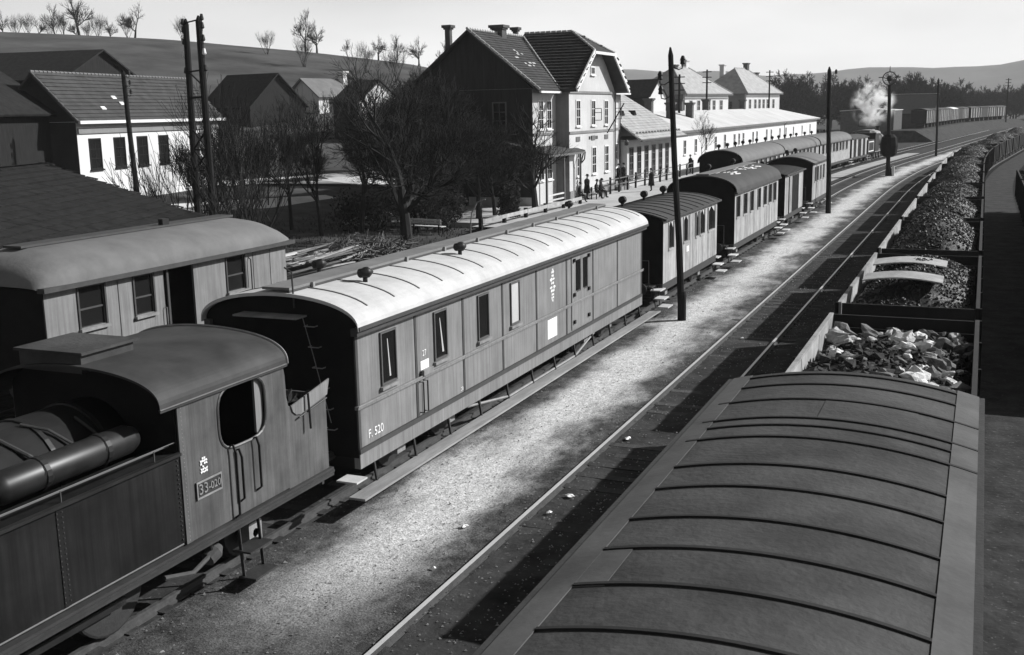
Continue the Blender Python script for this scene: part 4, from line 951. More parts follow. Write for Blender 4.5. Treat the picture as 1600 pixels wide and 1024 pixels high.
def station():
    X0, Xr, Xb = -28.73, -27.7, -38.2; Ya, Yb = 71.6, 91.4; R0, R1 = 76.1, 86.8; ze, zr, Xm = 8.35, 12.45, -33.3
    t = thing('station_building', 'two-storey station house with a pale gabled front and tiled roof', 'station', (-33, 81.5, 0)); W = dict(world=True)
    bb = B().box(Xb, X0, Ya, Yb, 0, ze); part('main_wall', bb, 'wall_cream', t, **W)
    part('gable_wall', B().prism([(Xb + .02, ze), (X0 - .02, ze), (Xm, zr - .15)], Ya - .01, Ya + .3), 'shaded_gable', t, **W)  # camera-side gable: shade put into the wall colour
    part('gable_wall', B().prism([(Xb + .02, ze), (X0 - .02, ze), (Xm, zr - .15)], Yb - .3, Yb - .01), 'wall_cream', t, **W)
    ym = (R0 + R1) / 2
    part('projecting_front', B().box(X0 - .02, Xr, R0, R1, 0, ze - .002), 'wall_cream', t, **W)
    part('return_wall', B().box(X0, Xr - .03, R0 - .025, R0, 0, ze - .05), 'wall_grey', t, **W)  # greyer skin on the camera-facing return, painting its shade
    gz = 11.0
    part('front_gable', B().prismx([(R0 + .02, ze), (R1 - .02, ze), (ym + 2.35, gz), (ym - 2.35, gz)], Xr - .35, Xr - .005), 'wall_cream', t, **W)
    part('end_shade_skin', B().box(Xb + .02, X0 - .015, Ya - .03, Ya, .9, ze - .01), 'shaded_gable', t, **W)  # dark skin over the end wall, shade as colour
    # string courses, plinth, pilaster pipes
    for z, o_ in ((8.12, .10), (5.22, .08)):
        part('cornice', B().box(Xr, Xr + o_, R0 - .05, R1 + .05, z - .09, z + .09), 'wall_grey', t, **W)
        part('cornice', B().box(X0, X0 + o_, Ya - .03, R0, z - .09, z + .09), 'wall_grey', t, **W); part('cornice', B().box(X0, X0 + o_, R1 + .06, Yb + .03, z - .09, z + .09), 'wall_grey', t, **W)
    part('plinth', B().box(Xr, Xr + .07, R0 - .03, R1 + .03, 0, 1.0), 'wall_grey', t, **W); part('plinth', B().box(X0, X0 + .07, R1 + .04, Yb + .05, 0, 1.0), 'wall_grey', t, **W)
    for yy, x in ((R1 - .12, Xr + .1), (Yb - .12, X0 + .1)): part('down_pipe', B().tube([(x, yy, .1), (x, yy, ze - .1)], .055, 6), 'iron', t, **W)
    # upper and lower windows
    for yy in (78.0, 81.45, 84.6): wnd(t, (Xr - mwx(t).x + 0, yy - mwx(t).y, 6.62), (1, 0, 0), .82, 1.75, open_=(yy == 81.45))
    for yy in (81.6, 84.7): wnd(t, (Xr - mwx(t).x, yy - mwx(t).y, 3.02), (1, 0, 0), .85, 1.9)
    wnd(t, (Xr - mwx(t).x, 78.1 - mwx(t).y, 3.02), (1, 0, 0), .85, 1.9)
    for yy in (73.1, 74.7): wnd(t, (X0 - mwx(t).x, yy - mwx(t).y, 6.55), (1, 0, 0), .8, 1.85); wnd(t, (X0 - mwx(t).x, yy - mwx(t).y, 3.0), (1, 0, 0), .85, 1.9)
    for yy, op in ((88.1, False), (89.95, True)): wnd(t, (X0 - mwx(t).x, yy - mwx(t).y, 6.62), (1, 0, 0), .8, 1.75, open_=op)
    for yy in (88.3,):
        f = wnd(t, (X0 - mwx(t).x, yy - mwx(t).y, 2.35), (1, 0, 0), 1.15, 3.3, name='door', bars=(1, 1), sill=False)
    wnd(t, (X0 - mwx(t).x, 90.4 - mwx(t).y, 3.0), (1, 0, 0), .8, 1.9)
    wnd(t, (Xr - mwx(t).x, ym - mwx(t).y - .1, 9.75), (1, 0, 0), .8, .45, bars=None, name='attic_window')
    for xx in (-31.2, -35.0): 
        for z in (6.5, 3.0): wnd(t, (xx - mwx(t).x, Ya - .035 - mwx(t).y, z), (0, -1, 0), .9, 1.8, frame='wood_mid')
    for yy in (77.9, 81.4, 84.6, 87.6, 88.7): part('wall_plaque', B().box((Xr if yy < 87 else X0), (Xr if yy < 87 else X0) + .05, yy - .42, yy + .42, 4.55, 4.9), 'wood_mid', t, **W)
    b = B()
    for k in range(5): b.box(Xr + .005, Xr + .03, 80.4 + k * .45, 80.66 + k * .45, 4.62, 4.86)
    part('wall_ornament', b, 'wood_dark', t, kind='stuff', **W)
    part('flag_staff', B().tube([(Xr, 84.9, 5.0), (Xr + 1.15, 85.7, 7.3)], .05, 6), 'wood_dark', t, **W)
    b = B().tube([(X0, 90.9, 4.1), (X0 + .8, 90.9, 4.15)], .03, 5); b.lathe([(.05, .2), (.2, 0), (.18, -.25), (.05, -.3)], (X0 + .8, 90.9, 4.1), (0, 0, 1), 10); part('wall_lamp', b, 'iron', t, **W)
    # roofs: main slopes, cross roof with a clipped gable
    ov = .75; xe = X0 + ov; zE = ze - .12; q = (zr - zE) / (xe - Xm); th = .14
    v0, v1 = ym - 6.35, ym + 6.35                                         # valley feet
    rx = Xm + .0
    def on_front(x): return zr - q * (x - Xm)
    L_ = [(xe, Ya - .55, zE), (xe, v0 + .02, zE), (Xm, ym - .6, zr), (Xm, Ya - .55, zr)]
    R2 = [(xe, v1, zE), (xe, Yb + .55, zE), (Xm, Yb + .55, zr), (Xm, ym + .6, zr)]
    Bk = [(2 * Xm - xe, Yb + .55, zE), (2 * Xm - xe, Ya - .55, zE), (Xm, Ya - .55, zr), (Xm, Yb + .55, zr)]
    for p_, m_ in ((L_, 'tile_mid'), (R2, 'tile_mid'), (Bk, 'tile')):
        rf = part('roof_slope', B().slab(p_, th), m_, t, **W)
        if m_ == 'tile_mid': part('roof_tiles', B().tiles([tuple(v) for v in p_], .34, .3), m_, rf, world=True, kind='stuff')
    xf = Xr + .95; hz = 11.12; zt_ = 12.7; xh = -29.35
    Cl = [(xf, v0, zE + .05), (xf, ym - 2.3, hz), (xh, ym, zt_), (Xm - .3, ym, zt_), (Xm - .3, ym - .1, zt_ - .06), (X0 + .3, v0 + .0, zE + .05)]
    # left slope split so that each plate is planar
    qn = (zt_ - (zE + .05)) / (ym - v0); zl = lambda y: zt_ - qn * abs(ym - y)
    yl = ym - 2.3; hz = zl(yl)
    for s_ in (-1, 1):
        ya, yb = ym + s_ * 6.35, ym + s_ * 2.3
        P1 = [(xf, ya, zl(ya)), (xf, yb, zl(yb)), (xh, ym, zt_), (Xm, ym, zt_), (Xm, ya + (-s_) * 5.3, zl(ya + (-s_) * 5.3)), (xe - .5, ya, zl(ya))]
        P1 = [(xe - .6, ya, zl(ya)), (xf, ya, zl(ya)), (xf, yb, zl(yb)), (xh, ym, zt_), (Xm, ym, zt_)]
        rf = part('cross_roof_slope', B().slab(P1, .2), 'tile', t, **W)
        part('roof_tiles', B().tiles(P1, .42, .40, .10), 'tile', rf, world=True, kind='stuff')
        part('barge_board', B().bar((xf + .02, ya, zl(ya) - .03), (xf + .02, yb, zl(yb) - .03), .1, .40), 'trim', t, **W)
    part('roof_hip', B().slab([(xf, yl, hz), (xf, 2 * ym - yl, hz), (xh, ym, zt_)], .15), 'tile', t, **W)
    part('hip_eaves', B().box(xf - .02, xf + .1, yl - .1, 2 * ym - yl + .1, hz - .22, hz - .02), 'trim', t, **W)
    rr = B(); ridge_row(rr, (Xm, Ya - .55, zr + .06), (Xm, Yb + .5, zr + .06)); ridge_row(rr, (xe, Ya - .53, zE + .06), (Xm, Ya - .53, zr + .06)); ridge_row(rr, (xe - .05, v0 + .1, zE + .1), (Xm + .3, ym - .9, zr + .02), .42, .08)
    ridge_row(rr, (xh, ym, zt_ + .05), (Xm, ym, zt_ + .05)); ridge_row(rr, (xf, yl, hz + .05), (xh, ym, zt_ + .05)); ridge_row(rr, (xf, 2 * ym - yl, hz + .05), (xh, ym, zt_ + .05)); ridge_row(rr, (xe, Yb + .53, zE + .06), (Xm, Yb + .53, zr + .06))
    part('ridge_tiles', rr, 'tile_ridge', t, kind='stuff', **W)
    part('gutter', B().box(xe - .02, xe + .12, Ya - .5, v0 - .05, zE - .2, zE - .06), 'trim', t, **W); part('gutter', B().box(xe - .02, xe + .12, v1 + .05, Yb + .5, zE - .2, zE - .06), 'trim', t, **W)
    b = B(); r2 = random.Random(5)
    for k in range(10):
        y = r2.uniform(74.0, 76.3); x = r2.uniform(-31.6, -30.0); b.obox((x, y, on_front(x) + .08), (.07, r2.uniform(.12, .3), .01), (1, 0, -q), (0, 1, 0))
    part('replaced_tiles', b, 'tile_ridge', t, kind='stuff', **W)
    for x, y, z1, s_ in ((-36.6, 74.9, 13.1, .2), (Xm, 76.6, 13.05, .42), (Xm - .6, 81.2, 13.2, .17)):
        c = chimney(t, x - mwx(t).x, y - mwx(t).y, 10.4 if x < -36 else 12.0, z1, s_)
def mwx(o): return mw(o).translation
station()
# flat canopy in front of the left wing and the dark refreshment veranda next to it
def veranda():
    t = thing('veranda', 'dark open veranda with a lean-to roof on thin posts beside the station', 'veranda', (-31, 70, 0)); W = dict(world=True)
    part('roof', B().slab([(-27.0, 70.1, 3.95), (-27.0, 77.6, 3.95), (-33.6, 77.6, 5.6), (-33.6, 70.1, 5.6)], .1), 'old_roof', t, **W)
    part('fascia', B().box(-27.02, -26.96, 70.1, 77.6, 3.72, 3.86), 'wood_mid', t, **W)
    part('gable_boards', B().prism([(-33.5, 3.9), (-27.3, 3.9), (-33.5, 5.4)], 70.3, 70.38), 'wood_dark', t, **W)
    part('back_wall', B().box(-33.8, -33.6, 70.2, 71.3, 0, 5.4), 'wood_dark', t, **W)
    for y in (70.4, 73.8, 77.3):
        part('post', B().box(-27.35, -27.22, y - .07, y + .07, .3, 3.85), 'wood_mid', t, **W)
        part('brace', B().bar((-27.28, y, 2.9), (-27.28, y + .75, 3.8), .08, .08), 'wood_dark', t, **W)
    for y0, y1 in ((70.4, 73.8),):
        for z in (1.1, .75): part('rail', B().box(-27.33, -27.25, y0 + .08, y1 - .08, z - .05, z + .05), 'step_wood', t, **W)
    b = B().tube([(-26.95, 77.4, 3.8), (-27.0, 77.4, 3.3), (-27.35, 77.5, 2.9), (-27.35, 77.5, .3)], .05, 6); part('down_pipe', b, 'iron', t, **W)
veranda()
def annex():
    X0, Ya, Yb, ze = -28.1, 91.6, 106.5, 4.2
    t = thing('station_annex', 'low annex with a pale tiled roof and tall windows next to the station house', 'building', (-32, 99, 0)); W = dict(world=True); o = mwx(t)
    part('wall', B().box(-37, X0, Ya, Yb, 0, ze), 'wall_cream', t, **W)
    xe = -26.85; zE = 4.25; q = .76; xm = -32.8; zr = zE + q * (xe - xm)
    P1 = [(xe, Ya - .05, zE), (xe, Yb + .9, zE), (xm, Yb - 4.0, zr), (xm, Ya - .05, zr)]
    rf = part('roof_slope', B().slab(P1, .12), 'tile_pale', t, **W); part('roof_tiles', B().tiles(P1, .5, .36, .05), 'tile_pale', rf, world=True, kind='stuff')
    part('roof_slope', B().slab([(xe, Yb + .9, zE), (2 * xm - xe, Yb + .9, zE), (xm, Yb - 4.0, zr)], .12), 'tile_pale', t, **W)
    part('roof_slope', B().slab([(2 * xm - xe, Yb + .9, zE), (2 * xm - xe, Ya - .05, zE), (xm, Ya - .05, zr), (xm, Yb - 4.0, zr)], .12), 'tile_pale', t, **W)
    for k in range(16): y = Ya + .5 + k * .95; part('snow_guard', B().box(xe - .62, xe - .58, y, y + .5, zE + .44, zE + .64).box(xe - .6, xe - .4, y + .22, y + .28, zE + .48, zE + .5), 'iron', t, **W)
    for y in (94.6, 98.2):
        x = -29.6; z = zE + q * (xe - x); b = B().prismx([(y - .45, z - .05), (y + .45, z - .05), (y, z + .38)], x - .6, x + .25); part('roof_light', b, 'wood_dark', t, **W)
    for k in range(6): y = 92.8 + k * 2.35; wnd(t, (X0 - o.x, y - o.y, 2.25), (1, 0, 0), 1.05, 2.5, bars=(1, 3), frame='wood_mid')
    part('gutter', B().box(xe, xe + .1, Ya, Yb + .8, zE - .16, zE - .03), 'iron', t, **W)
annex()
def long_house():
    X0, Ya, Yb, ze = -31.0, 107.6, 229, 4.45
    t = thing('long_low_building', 'long low white building with a bright flat-pitched roof behind the platform', 'building', (-36, 168, 0)); W = dict(world=True); o = mwx(t)
    part('wall', B().box(-43, X0, Ya, Yb, 0, ze), 'wall_white', t, **W)
    xe, zE, xm, zr = -30.4, 4.42, -36.6, 6.5
    part('roof_slope', B().slab([(xe, Ya - .6, zE), (xe, Yb + .6, zE), (xm, Yb - 17, zr), (xm, Ya - .6, zr)], .16), 'roof_sheet', t, **W)
    part('roof_slope', B().slab([(xe, Yb + .6, zE), (2 * xm - xe, Yb + .6, zE), (xm, Yb - 17, zr)], .16), 'roof_sheet', t, **W)
    part('roof_slope', B().slab([(2 * xm - xe, Yb + .6, zE), (2 * xm - xe, Ya - .6, zE), (xm, Ya - .6, zr), (xm, Yb - 17, zr)], .16), 'roof_sheet', t, **W)
    part('eaves_board', B().box(xe - .1, xe + .02, Ya - .6, Yb + .6, zE - .3, zE - .06), 'wood_mid', t, **W)
    for k, y in enumerate((110.6, 112.6, 123, 128.2, 133.4, 138.6, 144, 150, 153, 156, 163, 166, 174, 178, 186, 192, 200, 210, 220)): wnd(t, (X0 - o.x, y - o.y, 2.5), (1, 0, 0), 1.0, 1.5 if k % 6 else 1.7, frame='wall_white', bars=(1, 1))
    for y in (117.6,): wnd(t, (X0 - o.x, y - o.y, 1.8), (1, 0, 0), 1.1, 3.0, name='door', sill=False, bars=(0, 1), frame='wood_mid')
    for y, x in ((124.5, -35.6), (128, -34.0), (138, -34.2), (143, -36.8), (158, -36.8), (184, -36.8)): chimney(t, x - o.x, y - o.y, 5.2, 8.0 if x < -35 else 7.5, .42)
    for y in (114.0, 190.0): part('down_pipe', B().tube([(xe, y, 4.2), (X0 + .1, y, 3.8), (X0 + .1, y, .2)], .06, 6), 'iron', t, **W)
long_house()
def hip_house(name, label, loc, rz, a, b_, z0, ze, zr, ridge, wall='wall_white', roof='tile_pale', group=None, win_x=(), win_y=(), ww=.9, wh=1.6, wz=None, chims=(), ov=.6, side_wall=None, arched=False):
    """footprint 2a by 2b, hip roof with a ridge of half-length `ridge` along local y"""
    t = thing(name, label, 'house', (loc[0], loc[1], 0), rz, group)
    part('wall', B().box(-a, a, -b_, b_, z0, ze), wall, t)
    if side_wall: part('end_wall', B().box(-a - .015, a - .3, -b_ - .04, -b_, z0, ze - .05), side_wall, t)  # camera-facing wall skinned in a darker tone to paint its shade
    A, Bb = a + ov, b_ + ov; r = ridge
    for p_, m_ in (([(A, -Bb, ze), (A, Bb, ze), (0, r, zr), (0, -r, zr)], roof), ([(-A, Bb, ze), (-A, -Bb, ze), (0, -r, zr), (0, r, zr)], roof), ([(-A, -Bb, ze), (A, -Bb, ze), (0, -r, zr)], roof), ([(A, Bb, ze), (-A, Bb, ze), (0, r, zr)], roof)):
        part('roof_slope', B().slab(p_, .16), m_, t)
    b2 = B(); ridge_row(b2, (A, -Bb, ze + .06), (0, -r, zr + .06), .5, .11); ridge_row(b2, (0, -r, zr + .05), (0, r, zr + .05), .5, .11); ridge_row(b2, (A, Bb, ze + .06), (0, r, zr + .06), .5, .11); part('ridge_tiles', b2, 'tile_ridge', t, kind='stuff')
    part('eaves_board', B().box(A - .02, A + .08, -Bb, Bb, ze - .3, ze - .12), 'wood_mid', t)
    for y, z in win_x: wnd(t, (a, y, z), (1, 0, 0), ww, wh, frame='wall_white', bars=(1, 1))
    for x, z in win_y: wnd(t, (x, -b_ - (.05 if side_wall else 0), z), (0, -1, 0), ww, wh, frame='wood_mid', bars=(1, 1))
    for x, y, z1, m_ in chims: chimney(t, x, y, zr - 2.6, z1, .5, m_)
    return t
hip_house('hip_roofed_house', 'pale hip-roofed house directly behind the long low building, nearer of two', (-48.2, 187.6), math.radians(-15), 5.2, 7.6, 0, 9.1, 13.6, 2.6, win_x=[(-5.6, 7.1), (-3.0, 7.1), (-1.2, 7.1), (.6, 7.1), (2.4, 7.1), (5.0, 7.1), (-4, 3.4), (0, 3.4), (4, 3.4)], win_y=[(-.6, 7.0)], ww=.95, wh=1.8, chims=[(-.4, 2.4, 14.9, 'wall_white'), (0, -2.2, 14.0, 'brick')], side_wall='wall_grey')
hip_house('hip_roofed_house', 'pale hip-roofed house with a white chimney, farther of two', (-50.6, 249.5), math.radians(-13), 5.6, 9.0, 0, 9.7, 15.2, 3.0, win_x=[(-7, 7.4), (-4.2, 7.4), (-2, 7.4), (.2, 7.4), (2.4, 7.4), (5.6, 7.4)], win_y=[(-2, 7.0), (1.8, 7.0)], ww=1.1, wh=1.9, chims=[(-2.2, -4.2, 16.0, 'wall_white'), (0, 3.2, 16.4, 'brick'), (.4, 7.6, 14.4, 'brick')], side_wall='wall_grey')
def gable_house(name, label, loc, rz, a, b_, z0, ze, zr, axis='y', wall='wall_white', roof='tile', end='wall_dark', win_x=(), win_y=(), ww=.9, wh=1.7, chims=(), ov=.5, cat='house', tiles=None, frame='wood_dark', ridge_caps=True, group=None, th=.14, ridge_m='tile_ridge'):
    t = thing(name, label, cat, (loc[0], loc[1], 0), rz, group)
    part('wall', B().box(-a, a, -b_, b_, z0, ze), wall, t)
    A, Bb = a + ov, b_ + ov
    if axis == 'y':
        q = (zr - ze) / A
        sl = [[(A, -Bb, ze), (A, Bb, ze), (0, Bb, zr), (0, -Bb, zr)], [(-A, Bb, ze), (-A, -Bb, ze), (0, -Bb, zr), (0, Bb, zr)]]
        g = lambda y0, y1: B().prism([(-a, ze), (a, ze), (a, ze + q * ov - .18), (0, zr - .17), (-a, ze + q * ov - .18)], y0, y1)
        part('gable_end', g(-b_, -b_ + .25), end, t); part('gable_end', g(b_ - .25, b_), end, t)
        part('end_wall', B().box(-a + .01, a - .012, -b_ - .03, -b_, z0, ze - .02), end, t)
    else:
        q = (zr - ze) / Bb
        sl = [[(-A, -Bb, ze), (A, -Bb, ze), (A, 0, zr), (-A, 0, zr)], [(A, Bb, ze), (-A, Bb, ze), (-A, 0, zr), (A, 0, zr)]]
        g = lambda x0, x1: B().prismx([(-b_, ze), (b_, ze), (b_, ze + q * ov - .18), (0, zr - .17), (-b_, ze + q * ov - .18)], x0, x1)
        part('gable_end', g(a - .25, a), wall, t); part('gable_end', g(-a, -a + .25), wall, t)
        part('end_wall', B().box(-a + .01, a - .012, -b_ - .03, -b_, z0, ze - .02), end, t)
    for i, p_ in enumerate(sl):
        rf = part('roof_slope', B().slab(p_, th), roof, t)
        if tiles and i == 0 or tiles and axis == 'y' and i == 1 and tiles[2:]: part('roof_tiles', B().tiles(p_, tiles[0], tiles[1]), roof, rf, kind='stuff')
    if ridge_caps:
        b2 = B()
        if axis == 'y': ridge_row(b2, (0, -Bb, zr + .04), (0, Bb, zr + .04)); ridge_row(b2, (A, -Bb, ze + .05), (0, -Bb, zr + .05), .4, .06)
        else: ridge_row(b2, (-A, 0, zr + .04), (A, 0, zr + .04))
        part('ridge_tiles', b2, ridge_m, t, kind='stuff')
    for y, z in win_x: wnd(t, (a, y, z), (1, 0, 0), ww, wh, frame=frame, bars=(1, 2))
    for x, z in win_y: wnd(t, (x, -b_ - .03, z), (0, -1, 0), ww, wh, frame=frame, bars=(1, 1))
    for x, y, z1, m_ in chims: chimney(t, x, y, zr - 2.2, z1, .4, m_)
    return t
# left house: white wall with five dark windows towards the yard, gable end towards us darkened to carry its shade
rzl = math.radians(10)
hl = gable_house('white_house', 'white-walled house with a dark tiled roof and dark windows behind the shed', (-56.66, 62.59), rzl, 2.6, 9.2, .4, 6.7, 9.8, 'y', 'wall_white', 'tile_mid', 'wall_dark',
            win_x=[(-7.4, 4.65), (-4.6, 4.65), (-1.8, 4.65), (1.0, 4.65), (5.4, 4.65)], ww=1.15, wh=1.8, tiles=(.4, .34), ov=.45, chims=[], ridge_m='old_roof_pale')
part('eaves_board', B().box(3.06, 3.2, -9.6, 9.6, 6.56, 6.76), 'trim', hl); part('cornice', B().box(2.6, 2.72, -9.15, 9.15, 5.95, 6.3), 'wall_grey', hl)
b = B(); q_ = (9.8 - 6.7) / 3.05
for y, x in ((-5.6, 2.3), (-3.2, 1.6), (-2.9, 2.0)): b.obox((x, y, 9.8 - q_ * x + .1), (.12, .24, .02), (1, 0, -q_), (0, 1, 0))
part('roof_patch', b, 'trim', hl, kind='stuff')
gable_house('dark_house', 'house with a long dark roof, rising above the white house at far left', (-81.6, 77), math.radians(8), 9, 5.5, 1.5, 10.2, 12.9, 'x', 'wood_dark', 'tile_shed', 'wood_dark', chims=[], ridge_caps=False)
gable_house('barn', 'dark barn with a sagging grey roof at the left edge', (-58.5, 45.5), math.radians(14), 6, 7, .6, 7.2, 11.6, 'y', 'wood_dark', 'tile_shed', 'wood_dark', ridge_caps=False, chims=[(-.8, -2.0, 12.3, 'brick')], cat='barn', ov=.7)
# near shed with the big dark roof behind the siding coach
sh = gable_house('shed', 'low shed with a wide dark ribbed tile roof behind the siding coach', (-31.6, 24.8), math.radians(21), 6.4, 9.6, 0, 2.55, 5.1, 'y', 'wood_dark', 'tile_shed', 'wood_dark', tiles=(.42, .46, 1), ov=.8, cat='shed', ridge_caps=False)
# cottages on the slope
gable_house('cottage', 'white cottage with a thatched-looking pale roof and white chimney on the slope', (-82.0, 129.0), math.radians(-8), 2.6, 3.9, 2.5, 9.1, 11.6, 'y', 'wall_white', 'old_roof_pale', 'wall_white', win_x=[(-1.4, 8.0), (.2, 8.0), (1.7, 8.0)], ww=.75, wh=1.5, chims=[(.6, 3.6, 12.6, 'wall_white')], ridge_caps=False)
gable_house('dark_cottage', 'dark-roofed house left of the white cottage on the slope', (-84.5, 117), math.radians(-10), 4, 4.6, 2, 7.9, 12.0, 'x', 'wood_dark', 'tile_shed', 'wood_dark', ridge_caps=False)
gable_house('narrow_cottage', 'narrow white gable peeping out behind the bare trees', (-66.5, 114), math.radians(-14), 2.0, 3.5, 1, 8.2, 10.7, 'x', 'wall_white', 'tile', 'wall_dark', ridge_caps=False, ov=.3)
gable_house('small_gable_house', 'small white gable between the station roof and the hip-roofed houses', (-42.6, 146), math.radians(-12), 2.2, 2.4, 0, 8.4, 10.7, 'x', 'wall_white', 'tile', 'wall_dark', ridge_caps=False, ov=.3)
gable_house('engine_shed', 'flat grey engine house with a bright parapet behind the steaming engine', (-23.5, 262), math.radians(-3), 5.6, 7, 0, 5.6, 5.95, 'y', 'brick', 'roof_sheet', 'brick', win_y=[(-.8, 3.4)], ww=1.6, wh=2.2, ridge_caps=False, ov=.2, cat='building')
gable_house('goods_shed', 'dark goods shed with a broad hipped roof beyond the smoke', (-20.5, 303), math.radians(-4), 8.6, 8.2, 0, 4.4, 9.2, 'x', 'wall_dark', 'tile_shed', 'wall_dark', ridge_caps=True, ov=.8, cat='shed')

# ------------------------------------------------------------------ poles
def insul(b, x, y, z, sx): b.tube([(x, y, z), (x + sx * .16, y, z - .09), (x + sx * .28, y, z - .06), (x + sx * .3, y, z + .1)], .02, 5)
def tele_pole(label, x, y, h, r=.15, lean=(0, 0), group='telegraph poles', arms=((.6, 1), (1.05, -1), (1.5, -1)), name='telegraph_pole', z0=0.0):
    t = thing(name, label, 'pole', (x, y, z0), 0, group); lx, ly = lean; P = lambda z: (lx * z / h, ly * z / h, z)
    wob = [P(0), (P(h * .3)[0] + .02, P(h * .3)[1], h * .3), (P(h * .6)[0] - .02, P(h * .6)[1], h * .6), P(h - .25), P(h)]
    part('shaft', B().tube(wob, [r * 1.15, r, r * .9, r * .8, r * .25], 9), 'wood_dark', t)
    for dz, s_ in arms:
        q = P(h - dz); b = B(); insul(b, q[0] + s_ * r * .7, q[1], q[2], s_); part('insulator_hook', b, 'iron', t)
        part('insulator', B().lathe([(.06, 0), (.09, .03), (.07, .12), (.09, .16), (.04, .27)], (q[0] + s_ * (r * .7 + .3), q[1], q[2] + .06), (0, 0, 1), 8), 'porcelain', t)
    return t
p1 = tele_pole('tall telegraph pole standing on the gravel path beside the white-roofed van', -8.76, 34.63, 8.72, .105, (-.45, -.05))
part('base_sleeve', B().lathe([(.145, 0), (.14, .9), (.115, 1.0)], (0, 0, 0), (0, 0, 1), 10), 'wood_dark', p1)
tele_pole('second pole along the path, without hooks on show', -8.94, 72.8, 9.2, .15, (-.25, 0), arms=((.5, 1),))
tele_pole('thin fourth pole along the path, where the tracks bend', -5.7, 155.2, 10.0, .14, (-.2, 0), arms=((.5, 1), (.9, -1)))
def lamp_pole():
    t = thing('lamp_post', 'post carrying a round lamp on the path, before the smoke', 'lamp post', (-8.3, 112.5, 0)); h = 8.6
    part('shaft', B().tube([(0, 0, 0), (-.1, 0, 1.2), (-.3, 0, h)], [.34, .2, .15], 9), 'wood_dark', t)
    part('foot', B().box(.3, .5, -.12, .12, 0, 1.0), 'wall_white', t)
    c = (-.32, 0, h + .62); b = B(); pts = [(c[0] + .62 * math.cos(2 * math.pi * k / 20), 0, c[2] + .62 * math.sin(2 * math.pi * k / 20)) for k in range(21)]; b.tube(pts, .055, 6, False); part('lamp_ring', b, 'iron', t)
    part('lamp', B().lathe([(.03, .3), (.22, .22), (.28, 0), (.2, -.25), (.05, -.3)], c, (0, 0, 1), 12), 'black', t)
    for s_ in (-1, 1): part('lamp_lug', B().tube([(c[0] + s_ * .6, 0, c[2] + .12), (c[0] + s_ * 1.0, 0, c[2] + .12)], .05, 5), 'iron', t)
    part('finial', B().tube([(c[0], 0, c[2] + .62), (c[0], 0, c[2] + 1.15)], [.06, .02], 6), 'iron', t)
    part('signal_box', B().lathe([(.45, 0), (.75, .3), (.82, 1.0), (.7, 1.8), (.4, 2.1)], (-.1, 0, 1.9), (0, 0, 1), 10), 'black_matt', t)
lamp_pole()
def h_pole():
    t = thing('double_pole', 'double telegraph pole with cross braces in front of the white house', 'pole', (-30.5, 38.5, 0), 0, 'telegraph poles'); h = 10.95
    A0, A1, C0, C1 = Vector((-1.2, .75, 0)), Vector((-.98, .62, h)), Vector((.62, -.45, 0)), Vector((.42, -.30, h))
    for a, c in ((A0, A1), (C0, C1)): part('shaft', B().tube([a, a.lerp(c, .5), a.lerp(c, .98), c], [.17, .15, .13, .04], 9), 'wood_dark', t)
    for f, w_ in ((.985, .05), (.80, .06), (.70, .09), (.42, .07), (.50, .07)): part('cross_bar', B().bar(A0.lerp(A1, f) - (C0 - A0) * (.06 if f > .69 else 0), C0.lerp(C1, f), w_, w_), 'wood_dark', t)
    for f0, f1 in ((.42, .50), (.50, .58)):
        part('brace', B().bar(A0.lerp(A1, f0), C0.lerp(C1, f1), .06, .05), 'wood_dark', t); part('brace', B().bar(A0.lerp(A1, f1), C0.lerp(C1, f0), .06, .06), 'wood_dark', t)
    part('brace', B().bar(A0.lerp(A1, .80), C0.lerp(C1, .74), .05, .05), 'wood_dark', t)
    d = (C0 - A0).normalized()
    for k, f in enumerate((.975, .945, .90, .85, .79)):
        for base, top, s_ in ((A0, A1, -1), (C0, C1, 1)):
            q = base.lerp(top, f) + d * s_ * .15; b = B().tube([q, q + d * s_ * .22 + Vector((0, 0, -.05)), q + d * s_ * .25 + Vector((0, 0, .08))], .02, 5); part('insulator_hook', b, 'iron', t)
            part('insulator', B().lathe([(.05, 0), (.09, .05), (.05, .26)], q + d * s_ * .25 + Vector((0, 0, .05)), (0, 0, 1), 8), 'porcelain' if f != .85 else 'white_paint', t)
h_pole()
tp = tele_pole('single telegraph pole rising beyond the shed roof in front of the white house', -47.8, 53.7, 9.4, .17, (-.35, 0), arms=((.35, 1), (.9, 1), (1.45, 1)), z0=.3)
for i, (x, y, h, lab) in enumerate(((-35.8, 139, 11.0, 'thin pole with cross arms left of the hip-roofed house'), (-38, 215, 13.5, 'thin pole before the farther hip-roofed house'), (-39.5, 170, 12.5, 'slender pole against the nearer hip roof'),
                                   (5, 330, 13, 'far pole above the row of goods wagons'), (14, 360, 13, 'far pole at the right above the dark wood'))):
    t = thing('telegraph_pole', lab, 'pole', (x, y, 0), 0, 'telegraph poles'); part('shaft', B().tube([(0, 0, 0), (0, 0, h)], [.2, .13], 7), 'wood_dark', t)
    for k in range(3): part('cross_arm', B().box(-.7, .7, -.05, .05, h - .4 - k * .8, h - .28 - k * .8), 'wood_dark', t)

